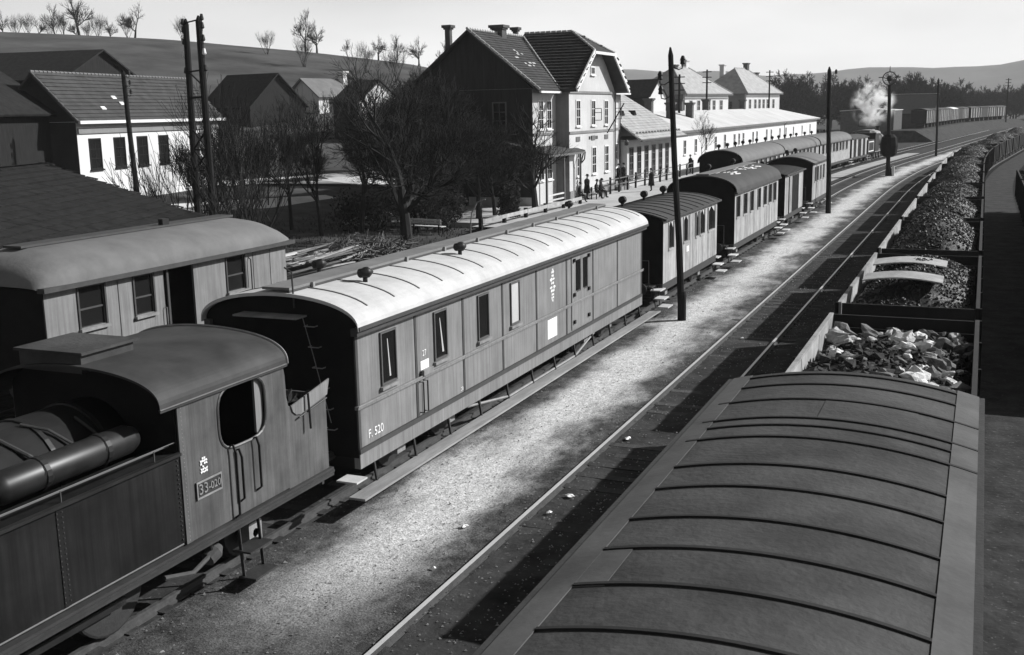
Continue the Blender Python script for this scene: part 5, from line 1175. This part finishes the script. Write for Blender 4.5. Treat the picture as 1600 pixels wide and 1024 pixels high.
# ------------------------------------------------------------------ far rolling stock and the steaming engine
def far_engine():
    y = 146.5; x = XT4 + crv(y) + .2; t = thing('steam_locomotive', 'distant tender engine under steam heading the platform train', 'locomotive', (x, y, 0), hd(y)); w = 1.35
    part('cab', B().box(-w, w, -3.6, -1.2, 1.2, 3.4), 'black', t); part('cab_roof', B().sheet(arc(w + .15, 3.4, .4, 12), -3.9, -1.0, .05), 'wagon_pale', t)
    part('tender', B().box(-w, w, -8.2, -4.2, 1.1, 2.7), 'black', t); part('tender_panel', B().box(w, w + .02, -7.8, -4.6, 1.3, 1.4).box(w, w + .02, -7.8, -4.6, 2.4, 2.5).box(w, w + .02, -7.8, -7.7, 1.4, 2.4).box(w, w + .02, -4.7, -4.6, 1.4, 2.4), 'white_paint', t)
    part('boiler', B().lathe([(.75, -1.2), (.75, 4.6)], (0, 0, 2.4), (0, 1, 0), 16), 'black', t, smooth=True)
    part('smokebox', B().lathe([(.82, 0), (.82, 1.1), (.4, 1.2)], (0, 4.6, 2.4), (0, 1, 0), 16), 'iron', t)
    part('chimney', B().lathe([(.28, 0), (.24, .8), (.34, 1.0)], (0, 5.2, 3.1), (0, 0, 1), 12), 'black', t); part('dome', B().lathe([(.4, 0), (.4, .5), (.1, .75)], (0, 2.2, 3.0), (0, 0, 1), 12), 'bright_steel', t)
    part('running_board', B().box(-w, w, -3.6, 5.8, 1.1, 1.2), 'iron_pale', t)
    for yy in (-2.6, -.8, 1.0, 2.8): wheelset(t, yy, .55, 12)
    for yy in (-7, -5.2): wheelset(t, yy, .45, 12)
far_engine()
def far_wagon(kind, x, y, rz, label, length=8.0, h=3.4):
    t = thing('goods_wagon', label, 'freight wagon', (x, y, 0), rz, 'goods wagons in the far row'); w, l = 1.4, length / 2
    part('body', B().box(-w, w, -l, l, 1.0, h), 'wagon_dark', t)
    part('roof', B().sheet(flat_arc(w + .12, h + .02, .35, 8), -l - .1, l + .1, .06), 'chalk' if kind == 2 else ('old_roof' if kind else 'wagon_dark'), t)
    for k in range(4 if kind else 2):
        yy = -l + .5 + k * (length - 1) / (3 if kind else 1); part('door_post', B().box(w, w + .05, yy - .34, yy + .34, 1.0, h), 'wagon_pale' if kind else 'wall_grey', t)
    for yy in (-2.4, 2.4): part('wheels', B().lathe([(.45, -.8), (.45, .8)], (0, yy, .5), (1, 0, 0), 10), 'iron', t)
    return t
fp = [(-14.0, 212), (-11.4, 230.5), (-8.5, 266.0), (-5.8, 294.1), (1.6, 330.4), (6.2, 348)]
b = B()
for x, y in fp:
    for dx, z in ((-6, -.1), (-2.4, 2.12), (2.4, 2.12), (6, -.1)): b.v.append((x + dx, y, z))
for j in range(len(fp) - 1):
    for i in range(3): k = j * 4 + i; b.f.append((k, k + 1, k + 5, k + 4))
b.f += [(0, 1, 2, 3), (20, 21, 22, 23)]
o = part('embankment', b, 'cinder'); o['kind'] = 'structure'
labs = ['first goods wagon of the far row, next to the goods shed', 'second goods wagon of the far row with a pale post', 'third goods wagon of the far row', 'bright-posted fourth goods wagon of the far row', 'white-roofed goods wagon in the middle of the far row', 'sixth goods wagon of the far row', 'seventh goods wagon of the far row', 'eighth goods wagon of the far row',
        'ninth goods wagon of the far row', 'pale-posted tenth goods wagon of the far row', 'eleventh goods wagon of the far row', 'twelfth goods wagon of the far row', 'thirteenth goods wagon of the far row', 'fourteenth goods wagon, before the dark wood', 'fifteenth goods wagon of the far row', 'sixteenth goods wagon of the far row', 'seventeenth goods wagon of the far row', 'eighteenth goods wagon of the far row', 'nineteenth goods wagon of the far row']
ys_ = [231 + 10.35 * k for k in range(11)]
for k, y in enumerate(ys_):
    x = float(np.interp(y, [p[1] for p in fp], [p[0] for p in fp])); x2 = float(np.interp(y + 1, [p[1] for p in fp], [p[0] for p in fp])); far_wagon((1, 0, 1, 1, 2, 0, 1)[k % 7] if k != 4 else 2, x, y, -math.atan(x2 - x), labs[k], 9.4).location.z = 2.12

# ------------------------------------------------------------------ bare winter trees
def tree_mesh(seed, h, tr, spread, gen=5, density=1.0, fork=.18, upward=.35, multi=1, twigr=.008, kids=(3, 4)):
    r2 = random.Random(seed); tb, cb = B(), B()
    def seg(b, p, d, L, r0, r1, n, bend):
        k = max(2, int(L / .5)) if n > 3 else 2; pts = [p]; q = p.copy(); dd = d.copy()
        for i in range(k):
            dd = (dd + Vector((r2.uniform(-1, 1), r2.uniform(-1, 1), r2.uniform(-.6, .9))) * bend).normalized(); q = q + dd * L / k; pts.append(q.copy())
        b.tube(pts, [r0 + (r1 - r0) * i / k for i in range(k + 1)], n, False); return pts, dd
    def grow(p, d, L, r, g):
        n = 5 if r > .05 else (4 if r > .025 else 3); pts, dd = seg(cb, p, d, L, r, max(twigr, r * .5), n, .13)
        if g <= 0: return
        nk = r2.randint(*kids)
        for k in range(int(nk * density + .5)):
            f = r2.uniform(.35, 1.0); i = min(len(pts) - 2, int(f * (len(pts) - 1))); q = pts[i].lerp(pts[i + 1], f * (len(pts) - 1) - i)
            ax = Vector((r2.uniform(-1, 1), r2.uniform(-1, 1), r2.uniform(-1, 1))).normalized(); side = dd.cross(ax).normalized()
            nd = (dd * r2.uniform(.5, 1.0) + side * r2.uniform(.4, .95) * spread + Vector((0, 0, upward * r2.uniform(.2, 1)))).normalized()
            grow(q, nd, L * r2.uniform(.55, .78), max(twigr, r * r2.uniform(.45, .62)), g - 1)
        grow(pts[-1], (dd + Vector((0, 0, upward * .3))).normalized(), L * .68, max(twigr, r * .52), g - 1)
    for m_ in range(multi):
        d0 = Vector((r2.uniform(-.08, .08), r2.uniform(-.08, .08), 1)).normalized() if multi == 1 else Vector((r2.uniform(-.5, .5), r2.uniform(-.5, .5), 1)).normalized()
        p0 = Vector((0, 0, -.15)) if multi == 1 else Vector((r2.uniform(-.4, .4), r2.uniform(-.4, .4), -.15)); th_ = h * fork * 1.9
        pts, dd = seg(tb, p0, d0, th_, tr, tr * .62, 8 if multi == 1 else 6, .05)
        grow(pts[-1], dd, h * .30, tr * .55, gen - 1)
        for k in range(4 if multi == 1 else 2):
            f = r2.uniform(.55, 1); i = min(len(pts) - 2, int(f * (len(pts) - 1))); an = r2.uniform(0, 6.28) if k else 1.0
            nd = (Vector((math.cos(an) * spread, math.sin(an) * spread, .55 + upward))).normalized(); grow(pts[i].lerp(pts[i + 1], .5), nd, h * r2.uniform(.2, .28), tr * .42, gen - 1)
    z = max(v[2] for v in cb.v); s_ = h / z
    a, c = tb.mesh('trunk'), cb.mesh('crown')
    for me in (a, c): me.transform(Matrix.Scale(s_, 4))
    a.materials.append(MATS['bark']); c.materials.append(MATS['twig']); return a, c
def tree(me, label, x, y, rz=0, s=1.0, name='bare_tree', group=None, z=None, cat='tree'):
    t = thing(name, label, cat, (x, y, (terr(x, y) if z is None else z) - .05), rz, group)
    for nm, m_ in zip(('trunk', 'crown'), me):
        o = bpy.data.objects.new(nm, m_); COL.objects.link(o); o.parent = t; o.scale = (s, s, s)
    return t
TA = tree_mesh(1, 10.6, .38, .95, 6, .95, .17, .22, kids=(3, 3)); TBm = tree_mesh(2, 7.9, .30, .95, 5, 1.0, .2, .25, kids=(3, 3)); TC = tree_mesh(3, 8.2, .17, .75, 6, 1.0, .22, .4, kids=(2, 4))
TD = tree_mesh(4, 9.0, .085, .6, 4, 1.0, .12, .5, multi=6, twigr=.008, kids=(3, 3)); TE = tree_mesh(5, 6.0, .045, .55, 3, 1.0, .14, .6, multi=7, twigr=.008, kids=(2, 3)); TF = tree_mesh(6, 9.5, .24, .9, 6, 1.1, .16, .25, kids=(3, 4), twigr=.012)
TG = tree_mesh(7, 8.6, .28, .9, 4, 1.1, .13, .25, twigr=.022, kids=(3, 4)); TH = tree_mesh(8, 8.6, .22, .8, 4, 1.0, .16, .4, twigr=.022, kids=(3, 4)); TI = tree_mesh(9, 6.0, .06, .7, 5, 1.0, .3, .45, twigr=.008, kids=(2, 3)); TJ = tree_mesh(10, 11, .32, 1.0, 6, 1.1, .10, .3, twigr=.035, kids=(3, 4))
tree(TA, 'large dark bare tree left of the veranda, trunk in the garden lawn', -27.9, 51.4, .6)
tree(TBm, 'bare tree in front of the station corner, beside the low rail', -27.45, 68.7, 2.2, .98)
tree(TC, 'slim bare tree on the garden lawn left of the large tree', -34.8, 53.9, 1.1)
tree(TC, 'leaning bare tree behind the slim one on the lawn', -38.6, 56.5, 3.0, 1.0).rotation_euler[1] = .16
tree(TD, 'many-stemmed bare tree right of the double pole', -33.6, 45.6, .3)
tree(TE, 'bush of long bare shoots in front of the double pole', -27.2, 36.2, 1.0, .95, 'bare_bush')
tree(TE, 'bush of bare shoots by the white house wall, above the shed roof', -32.2, 38.4, 2.6, 1.05, 'bare_bush')
tree(TC, 'thin bare tree between the many-stemmed tree and the lawn', -37.2, 47.6, 2.3, .95)
tree(TI, 'slender open bare tree before the lane, left of the lawn', -40.0, 51.5, .8, 1.25)
tree(TI, 'slender bare tree growing at the end of the white house', -47.0, 66.0, 4.0, 1.2)
G_ = 'bare trees massed before the station gable'
for i, (x, y, me, s_, rz) in enumerate(((-32.6, 61.8, TF, 1.0, .2), (-33.0, 66.2, TA, .95, 1.9), (-31.0, 58.5, TF, .95, 3.4), (-30.6, 61.0, TBm, 1.15, 4.4), (-34.8, 67.6, TF, 1.05, 5.2), (-28.8, 62.5, TBm, .9, .9), (-40.5, 76, TA, .95, 2.7), (-44.2, 84, TF, 1.15, 1.3), (-33.4, 56.0, TC, 1.15, 4.0), (-47.6, 92, TF, 1.1, 3.9), (-33.8, 62.6, TA, .85, 5.5), (-32.2, 64.0, TF, 1.05, 2.2), (-28.6, 64.6, TF, .75, 3.0))):
    tree(me, 'bare tree in the dark tangle before the station gable', x, y, rz, s_, group=G_)
for i, (x, y, me, s_, rz, lab) in enumerate(((-165.8, 173.5, TG, 1.12, .4, 'tall bare tree on the hilltop above the barn, highest on the skyline'), (-169.5, 171, TH, .75, 1.2, 'smaller bare tree touching the tall hilltop tree'), (-158.1, 180.5, TG, .88, 2.2, 'round-crowned bare tree alone on the hill brow'), (-125.9, 192.5, TH, 1.0, 3.1, 'bare tree standing alone on the skyline right of the double pole'),
                                         (-124.2, 194.0, TG, .78, .9, 'second stem close by the lone skyline tree'), (-120.5, 199.6, TH, .45, 2.0, 'little bare tree on the bare part of the skyline'), (-113, 199, TG, .6, 4.0, 'spreading low tree on the skyline right of the little one'), (-110.5, 202, TH, .68, 5.0, 'bare skyline tree behind the cottages'), (-105.0, 201, TG, .7, 1.0, 'bare skyline tree left of the station chimney'), (-100.5, 204, TH, .72, 1.7, 'last bare skyline tree beside the station roof'))):
    tree(me, lab, x, y, rz, s_)
for k in range(11):
    a = math.radians(47.5 - k * .52); r_ = 243 + 4 * (k % 3); tree((TD, TG, TD)[k % 3], 'bare tree in the hedge row on the left skyline, ' + ('first', 'second', 'third', 'fourth', 'fifth', 'sixth', 'seventh', 'eighth', 'ninth', 'tenth', 'eleventh')[k] + ' from the left', -math.sin(a) * r_, math.cos(a) * r_, k * 1.3, .50 + .1 * ((k * 7) % 4) / 3, group='hedge trees on the left skyline')
tree(TI, 'thin sapling with a fan of branches before the long white building', -27.5, 117, .5, 1.15)
r2 = random.Random(77)
for k in range(12): tree(TJ, 'dark bushy bare tree beyond the long low building', -47 + 3.1 * k + r2.uniform(-1.5, 1.5), 290 + 5 * k + r2.uniform(-12, 12), r2.uniform(0, 6), r2.uniform(1.15, 1.5), group='bare trees beyond the long building')
for k in range(34):
    t_ = k / 33; x = -18 + 62 * t_ + r2.uniform(-3, 3); y = 310 + 120 * t_ + r2.uniform(-15, 25)
    tree(TJ, 'bare tree of the dark wood behind the far row of wagons', x - 2, y + 75, r2.uniform(0, 6), r2.uniform(1.0, 1.4), group='trees of the dark wood')
for k in range(6):
    tree(TJ, 'bare tree behind the engine shed and goods shed', -34 + 4.6 * k + r2.uniform(-2, 2), 335 + r2.uniform(-10, 14), r2.uniform(0, 6), r2.uniform(.95, 1.3), group='trees behind the sheds')
for i, (px, py, s_, lab) in enumerate(((-150.5, 170, .5, 'low dark scrub on the hill left of the double pole'), (-142, 175, .55, 'dark scrub patch on the hill just above the double pole'), (-118, 168, .5, 'scrub on the slope above the dark-roofed house'), (-105, 160, .6, 'scrub on the slope above the white cottage'), (-96, 165, .6, 'scrub on the slope right of the cottage chimney'), (-88, 160, .7, 'scrub low on the slope above the narrow cottage'))):
    tree(TD, lab, px, py, i * 1.7, s_, 'scrub', cat='bush')
# undergrowth: twiggy mass in the garden and evergreen shrubs
def bush(seed, rx, ry, h, n=2600, leaf=.09):
    r2 = random.Random(seed); b = B()
    cl = [(r2.uniform(-.7, .7) * rx, r2.uniform(-.7, .7) * ry, r2.uniform(.2, .75) * h, r2.uniform(.25, .5)) for _ in range(14)]
    for _ in range(n):
        cx, cy, cz, s_ = r2.choice(cl); d = Vector((r2.gauss(0, 1), r2.gauss(0, 1), r2.gauss(0, 1))).normalized() * (r2.random() ** .4)
        p = Vector((cx + d.x * rx * s_, cy + d.y * ry * s_, max(.05, cz + d.z * h * s_))); a = Vector((r2.gauss(0, 1), r2.gauss(0, 1), r2.gauss(0, 1))).normalized(); c = a.orthogonal().normalized(); l = leaf * r2.uniform(.6, 1.5)
        b.add([p - a * l, p + c * l * .5, p + a * l, p - c * l * .5], [(0, 1, 2, 3)])
    stem = B()
    for cx, cy, cz, s_ in cl: stem.tube([(cx * .2, cy * .2, 0), (cx, cy, cz)], [.04, .015], 4)
    return b, stem
for i, (x, y, rx, ry, h, lab) in enumerate(((-29.5, 58.4, 1.8, 1.5, 2.6, 'dark evergreen shrub on the left of the veranda front'), (-33.5, 57.5, 2.6, 1.6, 2.2, 'broad dark shrub behind the large bare tree'), (-27.3, 64.0, .7, .7, 2.5, 'upright evergreen beside the bare tree at the station corner'), (-31.3, 60, 1.6, 1.3, 3.0, 'dark rounded shrub under the veranda roof edge'))):
    f, s_ = bush(i + 3, rx, ry, h); t = thing('evergreen_shrub', lab, 'shrub', (x, y, 0)); part('foliage', f, 'evergreen', t); part('stems', s_, 'bark', t, kind='stuff')
for i, (x, y, s_, lab) in enumerate(((-41.5, 52, 1.0, 'dense thicket of twigs behind the siding coach'), (-37.5, 50, .8, 'low twiggy thicket at the edge of the lawn'), (-46, 58, 1.1, 'thicket of bare twigs in front of the lane'), (-50, 66, 1.1, 'twig thicket close to the end of the white house'), (-70, 104, .8, 'twiggy thicket below the cottages'), (-60, 99, .8, 'twig thicket left of the narrow cottage'), (-76, 112, .85, 'thicket before the dark-roofed house on the slope'), (-70.5, 120, .7, 'thicket right of the white cottage'))):
    tree(TE, lab, x, y, i * 1.1, s_, 'thicket', cat='bush')

# ------------------------------------------------------------------ garden and platform furniture, people
def fence():
    t = thing('platform_fence', 'post-and-rail fence along the platform in front of the station doors', 'fence', (-26.9, 95, .3)); r2 = random.Random(6)
    ys = [80.6 + 2.45 * k + r2.uniform(-.25, .25) for k in range(13)]
    for y in ys: part('post', B().box(-.07, .07, y - 95 - .07, y - 95 + .07, 0, 1.25 + r2.uniform(-.12, .2)), 'wood_dark', t)
    for z in (1.1, .65):
        for a, c in zip(ys[:-1], ys[1:]): part('rail', B().box(-.03, .03, a - 95 + .095, c - 95 - .095, z - .035, z + .035), 'wood_mid', t)
fence()
def low_rail():
    t = thing('garden_rail', 'low pale board rail between the garden trees and the platform', 'fence', (-26.2, 66, .1))
    for k in range(6): part('post', B().box(-.1, .1, -9 + k * 3.4, -8.8 + k * 3.4, 0, .8), 'wood_dark', t)
    for k in range(5): part('board', B().box(.105, .15, -8.9 + k * 3.4 + .01, -8.9 + (k + 1) * 3.4 - .01, .5, .72), 'wagon_pale', t)
low_rail()
for i, (x, y, rz, lab) in enumerate(((-26.5, 79.0, 0, 'bench with seated people on the platform by the veranda'), (-29.2, 56.4, 1.4, 'pale garden bench under the large bare tree'), (-32.6, 58.2, 1.4, 'pale garden bench half hidden by the broad shrub'))):
    t = thing('bench', lab, 'bench', (x, y, .3 if i == 0 else .0), rz)
    for k in range(3): part('seat_slat', B().box(-.22 + k * .15, -.09 + k * .15, -1.1, 1.1, .43, .47), 'step_wood', t)
    for k in range(2): part('back_slat', B().box(-.28, -.25, -1.1, 1.1, .6 + k * .16, .72 + k * .16), 'step_wood', t)
    for s_ in (-.9, .9): part('leg', B().box(-.24, -.18, s_ - .04, s_ + .04, 0, .9).box(.15, .21, s_ - .04, s_ + .04, 0, .43), 'wood_dark', t)
t = thing('water_pipe', 'bent pale standpipe rising from the lawn behind the white roof', 'pipe', (-22.5, 47.8, 0)); part('pipe', B().tube([(0, 0, 0), (.02, 0, 1.5), (.1, 0, 2.1), (.35, .1, 2.6), (.75, .2, 2.75)], .035, 7), 'iron_pale', t); part('valve_wheel', B().tube([(.95 + .28 * math.cos(k * .524), .1, .75 + .28 * math.sin(k * .524)) for k in range(13)], .03, 6, False), 'step_wood', t)
def timber():
    t = thing('timber_stack', 'stack of pale boards and poles lying behind the siding', 'timber', (-27.9, 42.3, 0)); r2 = random.Random(12)
    for k in range(34):
        x = r2.uniform(-2.2, 1.4); a = r2.uniform(-.12, .12); L = r2.uniform(2.2, 4.6); y = r2.uniform(-2.0, 2.6); z = .12 + .03 * k * .5 + r2.uniform(0, .05)
        d = Vector((math.sin(a), math.cos(a), r2.uniform(-.03, .05))); c = Vector((x, y, z)); part('board', B().bar(c - d * L / 2, c + d * L / 2, r2.uniform(.08, .22), .04), ('wagon_pale', 'roof_board', 'wood_mid', 'step_wood')[k % 4], t)
timber()
b = B(); r2 = random.Random(14)
for k in range(420):
    p = Vector((r2.gauss(0, .8), r2.gauss(0, 1.1), abs(r2.gauss(.2, .28)))); d = Vector((r2.gauss(0, 1), r2.gauss(0, 1), r2.gauss(0, .5))).normalized() * r2.uniform(.2, .7); b.tube([p - d, p + d], r2.uniform(.012, .035), 4, False)
single('brushwood_heap', b, 'wood_mid', 'untidy heap of brushwood at the end of the timber stack', 'brushwood', (-27.2, 46.6, .05), kind='stuff')
lg = thing('lattice_girder', 'pale lattice girder lying on the ground along the timber stack', 'girder', (-29.6, 42.6, .12), .06)
for x in (-.28, .28): part('chord', B().box(x - .05, x + .05, -4.6, 4.6, 0, .12), 'wagon_pale', lg)
for k in range(14): part('lattice_bar', B().bar((-.24 if k % 2 else .24, -4.5 + k * .64, .07), (.24 if k % 2 else -.24, -4.5 + (k + 1) * .64, .07), .05, .04), 'wagon_pale', lg)

def person(label, x, y, z, rz, seated=False, coat=True, hat=True, stride=.0, group=None, arm=.1, cat='person', m='cloth'):
    t = thing('person', label, cat, (x, y, z), rz, group)
    me = bpy.data.meshes.new('body')
    if not seated:
        V = [((0, 0, .93), .15), ((0, 0, 1.12), .14), ((0, .01, 1.36), .17), ((0, 0, 1.50), .07), ((0, .02, 1.58), .075), ((0, .03, 1.68), .098), ((0, .02, 1.76), .07),
             ((.1, 0, .88), .11), ((.11, .03 + stride, .48), .075), ((.11, stride * 1.2 - .02, .09), .05), ((.12, stride * 1.2 + .15, .04), .045), ((-.1, 0, .88), .11), ((-.11, .03 - stride, .48), .075), ((-.11, -stride * 1.4, .09), .05), ((-.12, -stride * 1.4 + .15, .04), .045),
             ((.2, 0, 1.42), .075), ((.26, -.02, 1.14), .055), ((.25, .12 + arm, .93), .045), ((-.2, 0, 1.42), .075), ((-.26, -.02, 1.14), .055), ((-.25, .12, .9), .045)]
        Eg = [(0, 1), (1, 2), (2, 3), (3, 4), (4, 5), (5, 6), (0, 7), (7, 8), (8, 9), (9, 10), (0, 11), (11, 12), (12, 13), (13, 14), (2, 15), (15, 16), (16, 17), (2, 18), (18, 19), (19, 20)]
    else:
        V = [((0, 0, .53), .16), ((0, .02, .74), .15), ((0, .06, .98), .17), ((0, .08, 1.12), .07), ((0, .10, 1.2), .075), ((0, .12, 1.30), .098), ((0, .11, 1.38), .07),
             ((.11, .1, .53), .11), ((.12, .46, .53), .085), ((.12, .48, .1), .05), ((.13, .64, .05), .045), ((-.11, .1, .53), .11), ((-.12, .46, .53), .085), ((-.12, .48, .1), .05), ((-.13, .64, .05), .045),
             ((.2, .06, 1.04), .075), ((.26, .08, .8), .055), ((.18, .32, .64), .045), ((-.2, .06, 1.04), .075), ((-.26, .08, .8), .055), ((-.18, .32, .64), .045)]
        Eg = [(0, 1), (1, 2), (2, 3), (3, 4), (4, 5), (5, 6), (0, 7), (7, 8), (8, 9), (9, 10), (0, 11), (11, 12), (12, 13), (13, 14), (2, 15), (15, 16), (16, 17), (2, 18), (18, 19), (19, 20)]
    me.from_pydata([v[0] for v in V], Eg, []); o = bpy.data.objects.new('tmp', me); COL.objects.link(o)
    sk = o.modifiers.new('Skin', 'SKIN'); sk.use_smooth_shade = True; su = o.modifiers.new('Sub', 'SUBSURF'); su.levels = 1; su.render_levels = 1
    if not me.skin_vertices: pass
    else:
        for i, v in enumerate(V): me.skin_vertices[0].data[i].radius = (v[1], v[1] * .85)
        me.skin_vertices[0].data[0].use_root = True
    dg = bpy.context.evaluated_depsgraph_get(); body = bpy.data.meshes.new_from_object(o.evaluated_get(dg)); bpy.data.objects.remove(o)
    hz = 1.5 if not seated else 1.14
    body.materials.clear(); body.materials.append(MATS[m]); body.materials.append(MATS['skin']); mi = [1 if p.center.z > hz + .04 else 0 for p in body.polygons]; body.polygons.foreach_set('material_index', mi)
    ob = bpy.data.objects.new('body', body); COL.objects.link(ob); ob.parent = t
    if coat and not seated: part('coat', B().lathe([(.26, .45), (.235, .75), (.19, 1.05), (.215, 1.3), (.2, 1.42), (.09, 1.52)], (0, .0, 0), (0, 0, 1), 14), m, t, smooth=True)
    hx = Vector((0, .03, 1.73)) if not seated else Vector((0, .12, 1.35))
    if hat: part('hat', B().lathe([(.17, 0), (.17, .015), (.105, .02), (.105, .1), (.08, .13), (.01, .135)], hx, (0, .1, 1), 14), 'black', t)
    part('nose', B().tube([hx + Vector((0, .07, -.05)), hx + Vector((0, .115, -.075))], [.015, .02], 5), 'skin', t)
    return t
person('person in a long dark coat and hat standing alone on the open platform', -24.5, 86.5, .3, 1.3, stride=.05)
person('person in dark clothes leaning on the fence by the long building', -27.6, 112.0, .3, 2.2)
person('person in dark coat standing left in the station doorway', -27.5, 87.3, .625, -1.4)
person('person in dark coat standing right of the station doorway', -27.5, 88.6, .625, -1.7)
person('person seated on the platform bench, left end', -26.5, 78.4, .3, -1.57, True); person('person seated on the platform bench, right end', -26.5, 79.5, .3, -1.57, True)
person('person with a hat seated on a stool at the front corner of the veranda', -26.7, 75.2, .3, -1.2, True); person('person standing behind the bench at the veranda end', -27.1, 78.2, .3, -1.4)
t = thing('stool', 'low stool under the seated person at the veranda corner', 'stool', (-26.7, 75.2, .3)); part('seat', B().box(-.2, .2, -.2, .2, .40, .45), 'wood_mid', t)
for sx in (-.16, .16):
    for sy in (-.16, .16): part('leg', B().box(sx - .02, sx + .02, sy - .02, sy + .02, 0, .40), 'wood_mid', t)
person('person in dark clothes walking near the platform edge by the first coach', -20.6, 98, .3, .3, stride=.12)
b = B().box(-.7, .8, -1.2, 1.2, 0, .32); o = single('door_step', b, 'wall_grey', 'stone step before the station doorway', 'step', (-27.9, 88.0, .3))

# loose things on the gravel
def scrap(seed, s_):
    r2 = random.Random(seed); b = B(); n = 13; pts = [(math.cos(2 * math.pi * k / n) * s_ * r2.uniform(.5, 1.3), math.sin(2 * math.pi * k / n) * s_ * r2.uniform(.4, 1.0), r2.uniform(0, .02)) for k in range(n)]
    b.add(pts + [(0, 0, .04)], [(k, (k + 1) % n, n) for k in range(n)] + [tuple(range(n))[::-1]]); return b
for i, (x, y, s_, lab) in enumerate(((-6.45, 17.6, .17, 'crumpled white paper beside the near rail, nearest the white-roofed van door'), (-6.5, 16.7, .11, 'small white scrap close to the near rail'), (-6.5, 21.3, .2, 'white paper lying against the outer rail opposite the freight roof'), (-5.15, 11.4, .16, 'white scrap alone in the foreground shadow'), (-7.6, 15.6, .16, 'white paper on the pale gravel near the rail'), (-6.3, 32.2, .14, 'white scrap between the rails in line with the pole'), (-7.3, 13.9, .1, 'little white scrap at the edge of the gravel'))):
    single('paper_scrap', scrap(i, s_ * .5), 'paper', lab, 'paper', (x, y, .085), i)
b = B(); r2 = random.Random(2)
for k in range(7000):
    x = r2.uniform(-10.1, -3.2); y = 9 + 45 * r2.random() ** 1.8; s_ = r2.uniform(.007, .024) * (1.9 if r2.random() < .04 else 1); c = Vector((x + crv(y), y, .065 + s_ * .2)); k0 = len(b.v)
    for d in ((1, 0, 0), (-.5, .87, 0), (-.5, -.87, 0), (0, 0, .8)): b.v.append(tuple(c + Vector(d) * s_ * r2.uniform(.7, 1.3)))
    b.f += [(k0, k0 + 1, k0 + 3), (k0 + 1, k0 + 2, k0 + 3), (k0 + 2, k0, k0 + 3)]
o = part('pebbles', b, 'pale_gravel'); o['kind'] = 'stuff'
b = B(); r2 = random.Random(5)
for k in range(5200):
    x = r2.uniform(-44, -23); y = 44 + 26 * r2.random(); h_ = r2.uniform(.06, .22); a = r2.uniform(0, 6.28); q = Vector((math.cos(a), math.sin(a), 0)) * .03; c = Vector((x, y, terr(x, y))); t_ = c + Vector((r2.uniform(-.08, .08), r2.uniform(-.08, .08), h_)); b.add([c - q, c + q, t_], [(0, 1, 2)])
o = part('lawn_grass', b, 'grass'); o['kind'] = 'stuff'

# ------------------------------------------------------------------ steam and the air itself
def volume_mat(name, density, g=.95, noise_scale=None, aniso=.0):
    m = bpy.data.materials.new(name); m.use_nodes = True; n, l = m.node_tree.nodes, m.node_tree.links; n.clear()
    o = n.new("ShaderNodeOutputMaterial"); v = n.new("ShaderNodeVolumePrincipled"); v.inputs['Color'].default_value = (g, g, g, 1); v.inputs['Density'].default_value = density; v.inputs['Anisotropy'].default_value = aniso
    if noise_scale:
        tc = n.new("ShaderNodeTexCoord"); nz = n.new("ShaderNodeTexNoise"); nz.inputs['Scale'].default_value = noise_scale; nz.inputs['Detail'].default_value = 4; l.new(tc.outputs['Object'], nz.inputs['Vector'])
        mr = n.new("ShaderNodeMapRange"); mr.inputs[1].default_value = .51; mr.inputs[2].default_value = .66; nz.inputs['Distortion'].default_value = .6; nz.inputs['Detail'].default_value = 5; mr.inputs[4].default_value = density; l.new(nz.outputs[0], mr.inputs[0]); 
        ln = n.new("ShaderNodeVectorMath"); ln.operation = 'LENGTH'; mp = n.new("ShaderNodeMapping"); mp.inputs['Location'].default_value = (.05, 0, -.02); mp.inputs['Scale'].default_value = (.27, .29, .25); l.new(tc.outputs['Object'], mp.inputs[0]); l.new(mp.outputs[0], ln.inputs[0])
        fo = n.new("ShaderNodeMapRange"); fo.interpolation_type = 'SMOOTHSTEP'; fo.inputs[1].default_value = .1; fo.inputs[2].default_value = .85; fo.inputs[3].default_value = 1; fo.inputs[4].default_value = 0; l.new(ln.outputs['Value'], fo.inputs[0])
        mm = n.new("ShaderNodeMath"); mm.operation = 'MULTIPLY'; l.new(mr.outputs[0], mm.inputs[0]); l.new(fo.outputs[0], mm.inputs[1]); l.new(mm.outputs[0], v.inputs['Density'])
    l.new(v.outputs[0], o.inputs['Volume']); MATS[name] = m
volume_mat('steam', 5.0, 1.0, .8)
bm = bmesh.new(); bmesh.ops.create_icosphere(bm, subdivisions=3, radius=1); bm.transform(Matrix.Diagonal((4.0, 3.4, 4.0, 1)))
me = bpy.data.meshes.new('steam'); bm.to_mesh(me); bm.free(); me.materials.append(MATS['steam'])
ye = 151.8; o = bpy.data.objects.new('steam_cloud', me); COL.objects.link(o); o.location = (XT4 + crv(ye) - .3, ye, 6.8); tag(o, 'white steam drifting up from the distant engine', 'steam')
volume_mat('air', .00016, .95)
hz = B().box(-3600, 3600, -900, 3600, -1.2, 128); o = part('haze', hz, None); o.data.materials.append(MATS['air']); o['kind'] = 'stuff'; o['label'] = 'thin pale haze over the whole valley'
